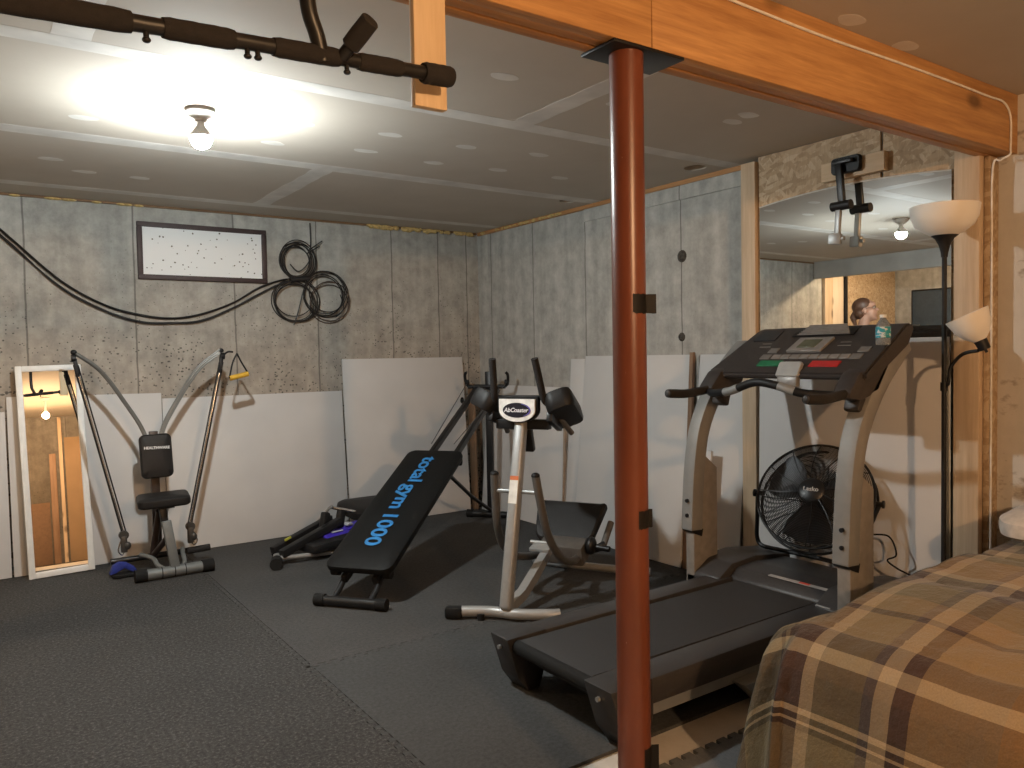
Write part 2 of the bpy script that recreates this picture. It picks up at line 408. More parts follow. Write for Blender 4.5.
# ------------------------------------------------------------------ floor mats
def knob(t, amp=.012, per=.055):
    f = (t/per) % 1.
    return amp if f < .5 else -amp
def edge_pts(a0, a1, base, along_x, amp=.012, per=.055):
    """zig-zag tabs between a0 and a1 along x (or y), around the line `base`"""
    out = []; step = per/2; k0 = math.floor(min(a0, a1)/step); k1 = math.ceil(max(a0, a1)/step)
    lo, hi = min(a0, a1), max(a0, a1); rows = []
    for k in range(k0, k1):
        s, e = max(lo, k*step), min(hi, (k+1)*step)
        if e-s < 1e-5: continue
        o = amp if k % 2 == 0 else -amp
        g = step*.16*(1 if k % 2 == 0 else -1)
        rows += [(s-(g if s > lo+1e-6 else 0), base+o), (e+(g if e < hi-1e-6 else 0), base+o)]
    if a1 < a0: rows = rows[::-1]
    return [(p, q) if along_x else (q, p) for p, q in rows]
def mat_floor(name, c1, c2, texture):
    m, nt, b = new_mat(name); v = ocoord(nt)
    sp = noise_n(nt, v, 75 if texture == 'speckle' else 60, 4, .85)
    big = noise_n(nt, v, 2.0, 4)
    c = ramp(nt, sp, [(.35, c1), (.62, c2)])
    c = mixc(nt, .5, c, ramp(nt, big, [(.3, .75), (.7, 1.15)]), 'MULTIPLY')
    if texture == 'speckle':
        fl = ramp(nt, noise_n(nt, v, 75, 2, .9), [(.58, 0.), (.66, 1.)]); c = mixc(nt, math_n(nt, 'MULTIPLY', fl, .6), c, (.125, .12, .115))
    L(nt, c, b.inputs['Base Color']); b.inputs['Roughness'].default_value = .85; b.inputs['Specular IOR Level'].default_value = .2
    if texture == 'plate':
        w = nt.nodes.new('ShaderNodeTexChecker'); w.inputs['Scale'].default_value = 42; L(nt, ocoord(nt, rot=(0, 0, radians(45))), w.inputs['Vector'])
        h = math_n(nt, 'ADD', math_n(nt, 'MULTIPLY', w.outputs[1], .8), math_n(nt, 'MULTIPLY', sp, .4)); bump(nt, b, h, .5, .004)
    else: bump(nt, b, sp, .7, .004)
    return m
M_SP = mat_floor('speckled_rubber', (.022, .0215, .021), (.072, .070, .068), 'speckle')
M_FM = mat_floor('grey_foam_mat', (.047, .046, .045), (.078, .076, .075), 'foam')
M_PL = mat_floor('textured_foam_mat', (.044, .045, .045), (.071, .072, .072), 'plate')
M_GR = mat_floor('smooth_grey_foam', (.10, .105, .11), (.13, .135, .14), 'foam')
SX, SY, EY, GY, GX = 1.112, 3.12, 1.862, 1.695, 1.60
def mat_thing(poly, mat, label):
    b = bmesh.new(); prism(b, poly, ZF, 0., XY); return tag(obj('floor_mat', b, mat, None, 20), label, 'mat', 'exercise floor mats')
mat_thing([(-1.25, EY), (SX, EY)] + edge_pts(EY, YB-.01, SX, False) + [(SX, YB-.01), (-1.25, YB-.01)], M_SP, 'dark speckled rubber floor mat under the leaning mirror and grey home gym')
mat_thing([(SX+.004, YB-.01)] + edge_pts(YB-.01, SY+.03, SX+.004, False) + [(SX+.004, SY)] + edge_pts(SX+.03, XR-.005, SY, True) + [(XR-.005, SY), (XR-.005, YB-.01)], M_FM, 'grey foam floor mat in the back corner under the inclined glide board')
mat_thing([(SX+.004, SY-.004)] + edge_pts(SY-.03, EY, SX+.004, False) + [(SX+.004, EY), (XR-.005, EY), (XR-.005, SY-.004)] + edge_pts(XR-.005, SX+.03, SY-.004, True), M_PL, 'textured charcoal foam floor mat under the treadmill')
mat_thing([(GX, -2.0), (XR-.005, -2.0), (XR-.005, GY)] + edge_pts(XR-.005, GX, GY, True) , M_GR, 'smooth grey puzzle edge floor mat under the bed')

# ================================================================== LAMPS
def bulb_lamp(loc, power, color, label, r=.042, drop=.125, collar=False):
    x, y = loc; t = thing('bare_bulb_lamp', label, 'lamp', (x, y, ZC), 0)
    b = bmesh.new(); lathe(b, [(0, 0), (.058, 0), (.058, -.014), (.045, -.03), (.024, -.04), (.024, -.05), (0, -.05)], seg=28)
    obj('lamp_holder', b, WHITEP, t)
    b = bmesh.new(); z = -.05-drop+.055
    lathe(b, [(0, -.05), (.013, -.05), (.016, z+r*1.25), (r*.93, z+r*.45), (r*.985, z+r*.17), (0, z+r*.17)] if collar else [(0, -.05), (.013, -.05), (.015, z+.045), (0, z+.045)], seg=28); obj('bulb_neck', b, WHITEP, t)  # wide opaque rim added round the bulb to cut its glow on the ceiling
    b = bmesh.new(); lathe(b, [(0, z-r)]+[(r*sin(a), z-r*cos(a)) for a in [pi*k/10 for k in range(1, 9)]] + [(.0155, z+r+.006), (0, z+r+.006)], seg=24)
    obj('bulb', b, emis(label[:20], color, power, r), t); return t
bulb_lamp((.81, 3.36), COOL_W, COOL_C, 'bright bare white bulb glowing on the drywall ceiling', collar=True)
bulb_lamp((.82, -1.50), WARM_W, WARM_C, 'bare warm bulb on the ceiling seen in the white framed leaning mirror', .042, .26)
bulb_lamp((-1.62, 4.55), SIDE_W, (1.0, .72, .45), 'small bare bulb close to the ceiling behind the grey header', .022, .075)

# ================================================================== BEAM, POST, PLANK
BY0, BY1, BZ = 1.468, 1.582, 2.063
bt = thing('support_beam', 'built up orange brown wooden beam carrying the ceiling on the post', 'beam', (0, BY0, BZ))
ply = (BY1-BY0)/3
for x0, x1 in ((XL, 1.475), (1.478, XR)):
    obj('face_board', bb(x0, x1, 0, ply-.001, 0, ZC-BZ, .002), BEAMM, bt)
obj('inner_board', bb(XL, XR, ply, 2*ply-.001, .003, ZC-BZ, .002), BEAMD, bt)
obj('inner_board', bb(XL, XR, 2*ply, 3*ply, -.001, ZC-BZ, .002), BEAMD, bt)
PX, PY = 1.435, 1.522
pt = thing('support_post', 'rust red steel column standing under the wooden beam', 'post', (PX, PY, ZF))
REDP, nt_, b_ = new_mat('red_oxide_paint')
v_ = ocoord(nt_); sc_ = ramp(nt_, noise_n(nt_, ocoord(nt_, (40, 40, 9)), 1.2, 5, .75), [(.70, 0.), (.75, 1.)])
bs_ = ramp(nt_, noise_n(nt_, ocoord(nt_, (5, 5, 1.2)), 2, 4), [(.3, (.115, .030, .014)), (.7, (.165, .044, .020))])
L(nt_, mixc(nt_, math_n(nt_, 'MULTIPLY', sc_, .7), bs_, (.55, .42, .33)), b_.inputs['Base Color']); b_.inputs['Roughness'].default_value = .33
bump(nt_, b_, noise_n(nt_, v_, 60, 3), .08, .003)
b = bmesh.new(); cyl(b, (0, 0, .006), (0, 0, BZ-ZF-.008), .0445, 48); obj('column', b, REDP, pt)
obj('top_plate', bb(-.09, .16, -.055, .075, BZ-ZF-.009, BZ-ZF-.001, .001), BSTEEL, pt)
obj('base_plate', bb(-.07, .07, -.07, .07, 0, .008, .001), BSTEEL, pt)
TAPE = plain('dark_tape', (.012, .011, .011), .6)
def tape(z, h, flap, a0=-2.6, a1=.5):
    b = bmesh.new(); n = 22; rows = []
    for i in range(n+1):
        a = a0+(a1-a0)*i/n; rows.append((.0452*cos(a), .0452*sin(a)))
    e = rows[-1]; ang = -.70
    for k in range(1, 4): rows.append((e[0]+flap*k/3*cos(ang), e[1]+flap*k/3*sin(ang)+.002*k))
    vt = [(b.verts.new((x, y, z-h/2+.004*noise.noise(Vector((i*.4, z, 0))))), b.verts.new((x, y, z+h/2+.003*noise.noise(Vector((i*.4, z, 3)))))) for i, (x, y) in enumerate(rows)]
    for p, q in zip(vt, vt[1:]): b.faces.new((p[0], q[0], q[1], p[1]))
    bmesh.ops.solidify(b, geom=list(b.faces), thickness=.0006); bmesh.ops.recalc_face_normals(b, faces=b.faces)
    obj('tape_strip', b, TAPE, pt, label='dark tape strip stuck round the column')
tape(1.418, .050, .030, -2.1, -.85); tape(.852, .048, .014, -1.9, -.85); tape(.205, .07, .024, -1.7, -.85)
# white cable along the beam and down the stud wall
b = bmesh.new(); path = [(x, BY0-.004, z+.004*sin(x*5)) for x, z in ((1.0, 2.262), (1.4, 2.262), (1.8, 2.254), (2.2, 2.252), (2.6, 2.250), (3.0, 2.250), (3.3, 2.252), (3.42, 2.252))]
path += [(3.478, 1.463, 2.2), (3.48, 1.463, 2.075), (3.482, 1.466, 2.05), (3.484, 1.50, 2.035), (3.484, 1.5315, 2.0), (3.484, 1.533, 1.6), (3.484, 1.533, 1.0), (3.484, 1.533, .4), (3.484, 1.533, 0.02)]
tube(b, smooth(path, 6), .0042, 8)
tag(obj('power_cable', b, plain('white_cable', (.75, .72, .66), .5)), 'thin white cable run along the beam and down the stud', 'cable')
# plank nailed to the beam, with a bent nail
p0 = thing('hanging_plank', 'pale narrow plank hanging from the beam behind the black bar end', 'plank', (.812, BY0, 0))
obj('board', bb(-.0375, .0375, -.021, -.001, 1.797, 2.285, .0015), PLANK, p0)
for z in (2.1, 2.2):
    b = bmesh.new(); cyl(b, (.01, -.0225, z), (.01, -.018, z), .004, 10); obj('nail', b, STEEL, p0)

# ================================================================== PULL-UP BAR
A, B_ = Vector((.08, 1.345, 1.80)), Vector((.797, 1.398, 1.847))
pb = thing('pull_up_bar', 'black multi grip pull up bar with foam sleeves under the ceiling', 'pull-up bar', A)
dv = B_-A
def on(t, off=(0, 0, 0)): return dv*t + Vector(off)
b = bmesh.new(); tube(b, [on(-.35), on(.97)], .0135, 18); obj('crossbar', b, BSTEEL, pb)
for t0, t1, r in ((-.12, .205, .0185), (.27, .43, .0175), (.525, .70, .0172), (.755, .885, .0165), (.955, 1.05, .021), (-.34, -.2, .0175)):
    b = bmesh.new(); n = 10; tube(b, [on(t0+(t1-t0)*k/n) for k in range(n+1)], [r*(.9 if k in (0, n) else 1+.02*sin(k*2.1)) for k in range(n+1)], 20); obj('foam_grip', b, FOAM, pb)
# curved arms rising from the crossbar, hooked up to the beam
for t in (.655, -.10):
    q = on(t); b = bmesh.new()
    pts = smooth([q+Vector((0, 0, -.012)), q+Vector((-.012, -.006, .03)), q+Vector((-.028, -.01, .075)), q+Vector((-.032, -.008, .16)), q+Vector((-.032, .02, .27)), q+Vector((-.032, .065, .33))], 8)
    tube(b, pts, .0145, 14); obj('curved_arm', b, BSTEEL, pb)
    b = bmesh.new(); h0 = q+Vector((.035, -.005, .002)); h1 = h0+Vector((.030, -.065, .052))
    tube(b, [h0, h0.lerp(h1, .5)], .012, 14); obj('handle_tube', b, BSTEEL, pb)
    b = bmesh.new(); d = h1-h0; tube(b, [h0+d*k for k in (.28, .31, .6, .97, 1.)], [.015, .0175, .018, .0175, .015], 18); o_ = obj('foam_grip', b, FOAM, pb)
for t in (.235, .46, .485, .72):
    b = bmesh.new(); q = on(t); cyl(b, q, q+Vector((0, -.004, -.024)), .0045, 10); ell(b, q+Vector((0, -.004, -.025)), (.007, .007, .005), None, 10, 8); obj('bolt', b, BSTEEL, pb)

# ================================================================== BOARDS LEANING ON THE WALLS
def leaner_back(x0, x1, h, y0, y1, label, mat=BOARD, th=.012, dz=0.):
    """board whose foot is y0 and whose top touches y1, seen from -Y"""
    b = bmesh.new(); L_ = hypot(h, y1-y0); a = math.atan2(y1-y0, h)
    box(b, (0, th/2, L_/2), (x1-x0, th, L_), None, .0015)
    xf(b, b.verts, (0, 0, 0), E3(-a, 0, 0))
    for v in b.verts:
        v.co.z += dz*(v.co.x/(x1-x0))*(v.co.z/h)
    o = obj('wall_panel', b, mat, None); o.location = ((x0+x1)/2, y0, .004); return tag(o, label, 'board', 'white boards leaning on the concrete walls')
leaner_back(-.62, .165, .985, 5.50, 5.583, 'white board leaning on the concrete wall left of the framed mirror')
leaner_back(.175, 1.038, 1.068, 5.50, 5.583, 'white board leaning on the wall behind the mirror and the left arm of the home gym', dz=-.012)
leaner_back(1.043, 2.305, 1.025, 5.505, 5.583, 'long low white board leaning on the concrete wall right of the home gym')
leaner_back(2.312, 3.37, 1.262, 5.49, 5.58, 'tall white board leaning on the wall behind the inclined glide board')
def leaner_right(y0, y1, h, xb, xt, label, tilt=0., mat=BOARD, th=.012, z0=.004):
    b = bmesh.new(); xt += .022 if xt > 3.45 else 0; a = math.atan2(xt-xb, h); L_ = hypot(h, xt-xb)
    box(b, (th/2, 0, L_/2), (th, y1-y0, L_), None, .0015)
    xf(b, b.verts, (0, 0, 0), E3(tilt, a, 0)); o = obj('wall_panel', b, mat, None); o.location = (xb, (y0+y1)/2, z0)
    return tag(o, label, 'board', 'white boards leaning on the concrete walls')
leaner_right(4.36, 5.45, 1.03, 3.45, 3.512, 'low white board leaning in the back corner behind the ab machine')
leaner_right(4.20, 4.352, 1.235, 3.45, 3.512, 'narrow white board standing left of the rust red post')
leaner_right(3.20, 4.19, 1.255, 3.40, 3.51, 'white board on the right wall behind the rust red post')
leaner_right(2.79, 3.145, 1.255, 3.41, 3.505, 'white board between the brown stake and the left pine stud')
leaner_right(1.70, 2.655, 1.318, 3.418, 3.440, 'wide white board leaning on the mirror behind the black fan')
b = bmesh.new(); prism(b, [(-.018, 0), (.022, 0), (.012, 1.27), (-.012, 1.27)], 0, .02, lambda u, v, d: (d+v*.055, u, v))
o = obj('gap_strip', b, DARKW); o.location = (3.41, 3.17, .003); tag(o, 'brown wooden stake standing between two white boards on the right wall', 'stake')
b = bmesh.new(); prism(b, [(-.006, .35), (.006, .35), (.02, 1.0), (-.02, 1.0)], 0, .01, lambda u, v, d: (d+v*.055, u, v))  # tapering strip added in place of the gap between two boards
for v in b.verts: v.co.z *= 1.
prism(b, [(-.006, .0), (.006, .0), (.006, .35), (-.006, .35)], 0, .01, lambda u, v, d: (d+v*.055, u, v))
o = obj('gap_strip', b, plain('gap_fill', (.34, .25, .18), .7)); o.location = (3.43, 4.36, .003); tag(o, 'thin tapering pale strip added for the gap beside the low corner board', 'stake')
b = bmesh.new(); box(b, (0, 0, .52), (.02, .085, 1.04), None, .001); o = obj('wooden_board', b, DARKW); o.rotation_euler = (-.03, 0, 0); o.location = (3.42, 5.50, .003)
tag(o, 'dark brown narrow board standing in the room corner beside the tall white board', 'board')
b = bmesh.new(); box(b, (0, 0, .36), (.014, .075, .72), None, .001); o = obj('wall_panel', b, BOARD); o.location = (3.36, 2.985, .002); o.rotation_euler = (0, .05, 0)
tag(o, 'short white offcut standing behind the left treadmill upright', 'board', 'white boards leaning on the concrete walls')

# ================================================================== STUD WALL WITH THE ARCHED MIRROR
def stud(x0, x1, y0, y1, z0, z1, label, mat=PINE):
    return tag(obj('wall_stud', bb(x0, x1, y0, y1, z0, z1, .002), mat), label, 'stud', 'pine studs of the mirror wall')
stud(3.44, 3.478, 2.682, 2.772, .0, 2.275, 'pale pine stud left of the wall mirror')
stud(3.44, 3.478, 1.562, 1.664, .0, 2.20, 'pale pine stud right of the wall mirror beside the floor lamp')
tag(obj('wood_strip', bb(3.478, XR-.001, 1.538, 1.562, 0, 2.06, .002), OSB), 'narrow orange lit strand board strip beside the right stud', 'board')
ob1 = tag(obj('osb_sheet', bb(3.468, 3.482, 2.005, 2.68, 1.2, 2.297), OSB), 'strand board sheet above the mirror behind the wood block', 'board')
ob2 = tag(obj('osb_sheet', bb(3.470, 3.484, 1.665, 1.993, 1.2, 2.297), OSB), 'strand board sheet above the mirror at its right end', 'board')
# mirror: flat sides, arched top
yl, yr, zs, rise = 2.668, 1.684, 2.030, .030
poly = [(yl, .30), (yr, .30)] + [(yr+(yl-yr)*k/24, zs+rise*(1-(2*k/24-1)**2)) for k in range(25)]
mt = thing('wall_mirror', 'large arched mirror between two pine studs on the right wall', 'mirror', (3.467, 0, 0))
b = bmesh.new(); prism(b, poly, -.006, 0, YZ); obj('mirror_glass', b, MIRROR, mt, 20)
b = bmesh.new(); ap = [(-.004, y, z) for y, z in poly[2:]]; tube(b, ap, .0045, 8); obj('mirror_edge', b, plain('bevelled_edge', (.75, .78, .78), .2, .4), mt)
tag(obj('wood_block', bb(3.43, 3.468, 1.965, 2.283, 2.085, 2.172, .002), PINEY), 'short pine block screwed above the mirror', 'block')
# folding arm bracket
br = thing('wall_arm_bracket', 'black folding arm bracket hanging from the pine block over the mirror', 'bracket', (3.43, 2.14, 2.14))
b = bmesh.new(); cushion(b, .148, .078, .03, .018, 0, lambda c: Vector((-c.z-.015, -c.x, c.y))); obj('base_plate', b, BLACK, br)
b = bmesh.new(); box(b, (-.045, .0, .012), (.03, .1, .02), None, .004); obj('hinge_bracket', b, BSTEEL, br)
b = bmesh.new(); box(b, (-.045, .012, -.09), (.022, .032, .20), E3(-.09, 0, 0), .003); obj('upper_arm', b, BSTEEL, br)
b = bmesh.new(); cyl(b, (-.05, .052, -.192), (-.05, -.045, -.192), .022, 18); obj('elbow_joint', b, BLACK, br)
b = bmesh.new(); box(b, (-.05, .022, -.27), (.02, .026, .14), E3(.06, 0, 0), .003); obj('lower_arm', b, STEEL, br)
b = bmesh.new(); box(b, (-.055, .033, -.345), (.03, .06, .052), E3(.1, 0, .2), .006); cyl(b, (-.05, .03, -.345), (-.05, -.01, -.345), .01, 12); obj('end_clamp', b, STEEL, br)

# ================================================================== CABLE COIL ON THE BACK WALL
cc = thing('cable_coil', 'black coiled cable hung on the concrete wall with a long sagging run', 'cable', (2.0, YB-.012, 1.8))
CABLE = plain('black_cable', (.013, .013, .014), .5)
def wpt(x, z, y=0.): return (x-2.0, y, z-1.8)
for k, (dz, dx) in enumerate(((.01, 0), (-.026, .0), (-.034, .02), (.018, .0))):
    b = bmesh.new()
    pts = [(-.12+dx, 2.292), (-.02+dx, 2.245+dz), (.20+dx, 2.045+dz), (.48, 1.775+dz*.9), (.72, 1.63+dz*.8), (.93, 1.565+dz), (1.12, 1.55+dz*.7), (1.305, 1.575+dz), (1.52, 1.66+dz*.8), (1.7, 1.765+dz), (1.88, 1.84+dz*.5), (2.0, 1.85)]
    tube(b, smooth([wpt(x, z, -.004-.004*k) for x, z in pts], 8), .0042, 8); obj('hanging_run', b, CABLE, cc)
CABLE2 = plain('brown_cable', (.07, .05, .04), .5)
def loops(cx, cz, rx, rz, n, mat, name, rot=0., tw=.02):
    for k in range(n):
        b = bmesh.new(); q = 1+random.uniform(-.20, .08); ox, oz = random.uniform(-tw, tw), random.uniform(-tw, tw)
        pts = []
        for i in range(40):
            a = 2*pi*i/40; x = rx*q*cos(a); z = rz*q*sin(a)
            pts.append(wpt(cx+ox+x*cos(rot)-z*sin(rot), cz+oz+x*sin(rot)+z*cos(rot), -.006-.006*k+.004*sin(a*2)))
        tube(b, pts, .0036, 7, True); obj(name, b, mat, cc)
loops(1.985, 1.995, .128, .135, 7, CABLE, 'cable_loop')
loops(1.965, 1.70, .165, .15, 6, CABLE, 'cable_loop')
loops(2.19, 1.745, .165, .165, 5, CABLE, 'cable_loop', .2)
loops(2.23, 1.70, .17, .16, 2, CABLE2, 'cable_loop', .3)
b = bmesh.new(); tube(b, smooth([wpt(2.09, 2.268, -.01), wpt(2.09, 2.12, -.012), wpt(2.07, 1.99, -.03), wpt(1.99, 1.91, -.03), wpt(1.93, 1.96, -.02)], 8), .0045, 8); obj('hanging_run', b, CABLE, cc)
for p in ([(2.06, 2.06), (2.17, 2.14)], [(2.05, 2.04), (2.15, 2.10)], [(2.02, 1.78), (1.97, 1.6), (1.94, 1.52)], [(2.3, 1.75), (2.325, 1.65), (2.26, 1.58)]):
    b = bmesh.new(); tube(b, smooth([wpt(x, z, -.035) for x, z in p], 6), .0042, 8); obj('loose_end', b, CABLE, cc)
b = bmesh.new(); tube(b, [wpt(1.93, 1.845, -.02), wpt(2.07, 1.865, -.02)], [.022, .02], 10); obj('cable_tie', b, CABLE, cc)

# ================================================================== LEANING FRAMED MIRROR
lm = thing('leaning_mirror', 'narrow white framed mirror leaning on the wall left of the home gym', 'mirror', (.418, 5.385, .004), 0)
lean = math.atan2(.135, 1.268); mw, mh = .348, 1.268
def lmx(b): xf(b, b.verts, (0, 0, 0), E3(-lean, -.018, 0)); return b
b = bmesh.new()
for (x, z, w, h) in ((-mw/2+.0175, mh/2, .035, mh), (mw/2-.0175, mh/2, .035, mh), (0, .0175, mw-.07, .035), (0, mh-.0175, mw-.07, .035)): box(b, (x, .008, z), (w, .018, h), None, .004)
obj('frame', lmx(b), WHITEP, lm)
b = bmesh.new(); box(b, (0, .012, mh/2), (mw-.066, .004, mh-.066)); obj('mirror_glass', lmx(b), MIRROR, lm)

# ================================================================== HOME GYM (machine with two bow arms)
hg = thing('home_gym', 'grey bow arm home gym with black seat standing by the concrete wall', 'exercise machine', (.955, 4.92, 0))
def hobj(n, b, m, **k): return obj(n, b, m, hg, **k)
b = bmesh.new(); cyl(b, (-.165, .0, .036), (.175, .0, .036), .032, 24); hobj('front_foot_bar', b, GREYPNT)
for x0, x1 in ((-.215, -.15), (.155, .222)):
    b = bmesh.new(); cyl(b, (x0, 0, .037), (x1, 0, .037), .037, 24); hobj('end_cap', b, RUBBER)
for x in (-.07, -.0, .06):
    b = bmesh.new(); cyl(b, (x-.003, 0, .036), (x+.003, 0, .036), .0335, 24); hobj('band', b, BLACK)
b = bmesh.new(); box(b, (-.012, .015, .185), (.052, .04, .30), E3(-.10, -.13, 0), .004); hobj('seat_post', b, GREYPNT)
b = bmesh.new(); box(b, (-.04, .06, .37), (.04, .035, .14), E3(-.1, -.1, 0), .003); box(b, (-.03, .05, .415), (.09, .09, .012), None, .002); hobj('seat_tube', b, BSTEEL)
b = bmesh.new(); tube(b, [(-.03, .05, .22), (-.06, .2, .12), (-.07, .3, .07)], .018, 12); tube(b, [(-.05, .12, .38), (-.07, .28, .06)], .02, 12); hobj('frame', b, plain('brown_black_steel', (.05, .035, .028), .4, .3))
for s in (-1, 1):
    b = bmesh.new(); tube(b, smooth([(s*.12-.03, .2, .115), (s*.085-.01, .12, .10), (s*.075-.005, .06, .07), (s*.045, .0, .05)], 6), .013, 12); hobj('side_brace', b, GREYPNT)
b = bmesh.new(); cyl(b, (-.30, .3, .075), (.15, .3, .075), .018, 16); hobj('rear_cross_tube', b, BSTEEL)
b = bmesh.new(); cyl(b, (.13, .28, .078), (.27, .28, .082), .021, 18); hobj('foot_roller', b, FOAM)
b = bmesh.new(); cushion(b, .29, .235, .055, .035, .008, lambda c: Vector((c.x, c.y, c.z)))
xf(b, b.verts, (-.032, .085, .452), E3(.04, -.03, -.12)); hobj('seat', b, VINYL)
b = bmesh.new(); cushion(b, .185, .272, .055, .032, .008, lambda c: Vector((c.x, -c.z, c.y)))
xf(b, b.verts, (-.022, .315, .69), E3(-.10, -.02, 0)); hobj('backrest', b, VINYL)
me = place_mesh(text_mesh('HEALTHWARE', .0225, .0006, .0006), (-.024, .2705, .745), (1, 0, -.03), (0, .1, 1)); hobj('brand_text', me, plain('print_white', (.8, .8, .8), .6), label='white printed lettering')
b = bmesh.new(); box(b, (-.025, .36, .48), (.05, .03, .72), E3(-.03, 0, 0), .003); hobj('rear_upright', b, plain('brown_black_steel', (.05, .035, .028)))
ARM = plain('arm_grey', (.20, .20, .19), .38, .5, .06)
armpts = [(.045, .36, .80), (.085, .37, .90), (.165, .37, 1.04), (.235, .36, 1.155), (.31, .35, 1.25), (.425, .33, 1.338)]
for s in (-1, 1):
    P_ = [(s*x-.022-(.012 if s > 0 else 0), y, z) for x, y, z in armpts]
    b = bmesh.new(); tube(b, smooth(P_, 8), .0125, 14)
    for q in (-.011, .011): tube(b, smooth([(x+q*.7, y-.008, z-q*.7) for x, y, z in P_], 8), .0055, 8)
    hobj('bow_arm', b, ARM)
    tip = Vector(P_[-1]); b = bmesh.new(); ell(b, tip, (.018, .018, .016), None, 12, 8); hobj('arm_cap', b, BLACK)
    b = bmesh.new(); hz = tip+Vector((s*.004, -.015, -.035)); cyl(b, hz+Vector((-.012, 0, 0)), hz+Vector((.012, 0, 0)), .022, 18)
    box(b, hz+Vector((-s*.012, 0, -.055)), (.022, .026, .11), E3(0, s*.12, 0), .004); hobj('pulley_block', b, BLACK)
    bot = Vector((s*.19-.038, .26, .20))
    for dx in (-.011, .011):
        b = bmesh.new(); tube(b, [hz+Vector((dx-s*.01, -.005, -.04)), bot+Vector((dx, 0, .06))], .0045, 8); hobj('pull_cord', b, BLACK)
    b = bmesh.new(); tube(b, [hz+Vector((-s*.01, .0, -.05)), bot+Vector((0, .006, .05))], .006, 10); hobj('chrome_rod', b, CHROME, label='bright chrome rod')
    b = bmesh.new(); cyl(b, bot+Vector((0, -.012, .035)), bot+Vector((0, .012, .035)), .028, 20); box(b, bot+Vector((0, 0, -.02)), (.036, .03, .10), None, .006)
    ell(b, bot+Vector((.018, -.01, -.03)), (.02, .014, .025), None, 10, 8); hobj('lower_pulley', b, plain('dark_grey_metal', (.06, .058, .055), .4, .4))
    b = bmesh.new(); tube(b, smooth([bot+Vector((s*.02, -.01, .0)), bot+Vector((s*.035, -.02, -.05)), bot+Vector((s*.015, -.02, -.08)), bot+Vector((0, 0, -.06))], 6), .004, 8); hobj('snap_hook', b, CHROME)
# hook with yellow handle on the right arm
b = bmesh.new(); tube(b, smooth([(.405, .30, 1.315), (.425, .29, 1.33), (.455, .285, 1.328)], 5), .006, 8); hobj('hook', b, BLACK)
b = bmesh.new()
for q in (-1, 1): tube(b, smooth([(.478, .28, 1.318), (.478+q*.03, .28, 1.255), (.488+q*.062, .28, 1.17+q*.012)], 6), .0055, 8)
hobj('handle_strap', b, BLACK)
b = bmesh.new(); cyl(b, (.428, .28, 1.158), (.546, .28, 1.184), .0165, 16); hobj('handle_grip', b, plain('yellow_plastic', (.62, .36, .03), .5), label='yellow handle grip')
# blue foot strap
b = bmesh.new(); P_ = [(-.30, .22, .02), (-.295, .2, .065), (-.25, .19, .10), (-.20, .19, .085), (-.17, .2, .02)]
prism(b, [(-.32, .022), (-.30, .07), (-.265, .088), (-.225, .078), (-.185, .05), (-.168, .022), (-.20, .026), (-.24, .052), (-.29, .028)], .18, .235, XZ, .004)
hobj('foot_strap', b, plain('blue_webbing', (.014, .028, .22), .8), label='bright blue webbing strap')
b = bmesh.new(); cushion(b, .15, .085, .02, .03, 0); xf(b, b.verts, (-.235, .19, .014)); hobj('foot_pad', b, RUBBER)

# ================================================================== FOLDED AB MACHINE ON THE FLOOR
ax = math.atan2(.50, .82)
sk = thing('folded_exerciser', 'folded black floor exerciser with blue straps behind the glide board', 'exercise machine', (1.98, 4.93, 0), radians(8))
def sobj(n, b, m, **k): return obj(n, b, m, sk, **k)
b = bmesh.new(); cyl(b, (-.50, -.12, .035), (-.38, .10, .035), .024, 18); sobj('foot_bar', b, SILVER)
for p, q in (((-.535, -.19, .036), (-.49, -.11, .036)), ((-.39, .09, .036), (-.36, .15, .036))):
    b = bmesh.new(); cyl(b, p, q, .036, 20); sobj('end_cap', b, RUBBER)
b = bmesh.new(); tube(b, smooth([(-.48, -.10, .05), (-.2, -.14, .032), (.1, -.20, .03), (.3, -.25, .03)], 6), .014, 12); sobj('base_tube', b, SILVER)
b = bmesh.new(); tube(b, smooth([(-.40, .02, .085), (-.1, .13, .16), (.05, .18, .25), (.10, .18, .235), (.35, .02, .17), (.6, -.06, .13)], 8), .011, 12); sobj('chrome_handle', b, CHROME)
for y0, y1 in ((.0, .13), (-.13, .02)):
    b = bmesh.new(); box(b, (-.22, (y0+y1)/2, .13), (.5, .05, .05), E3(0, -.24, .22), .006); sobj('folding_rail', b, BLACK)
b = bmesh.new(); box(b, (-.02, -.06, .085), (.55, .22, .06), E3(0, -.04, .1), .02); sobj('carriage', b, BLACK)
for x in (-.12, .0):
    b = bmesh.new(); box(b, (x+.03, .02, .18), (.05, .05, .16), E3(0, .25, .2), .012); sobj('pivot_joint', b, BLACK)
b = bmesh.new(); box(b, (-.04, -.04, .122), (.20, .10, .014), E3(.35, -.05, .15), .004); box(b, (.10, .0, .14), (.16, .07, .014), E3(.3, -.1, .1), .004); sobj('blue_pad', b, plain('violet_plastic', (.055, .03, .42), .45), label='violet blue pad')
b = bmesh.new(); box(b, (.08, -.01, .16), (.07, .035, .02), E3(.2, .2, .5), .006); box(b, (-.03, -.05, .134), (.09, .012, .006), E3(.35, 0, .15), .001); sobj('white_buckle', b, plain('light_grey_plastic', (.55, .55, .58), .5), label='light grey buckle')
b = bmesh.new(); box(b, (-.36, -.005, .135), (.05, .012, .014), E3(0, -.24, .22), .003); sobj('warning_sticker', b, plain('yellow_green_sticker', (.45, .45, .06), .6), label='yellow green sticker')
b = bmesh.new(); cushion(b, .50, .36, .07, .12, .02); xf(b, b.verts, (.42, .22, .185), E3(.18, .05, .12)); sobj('seat_pad', b, VINYL)
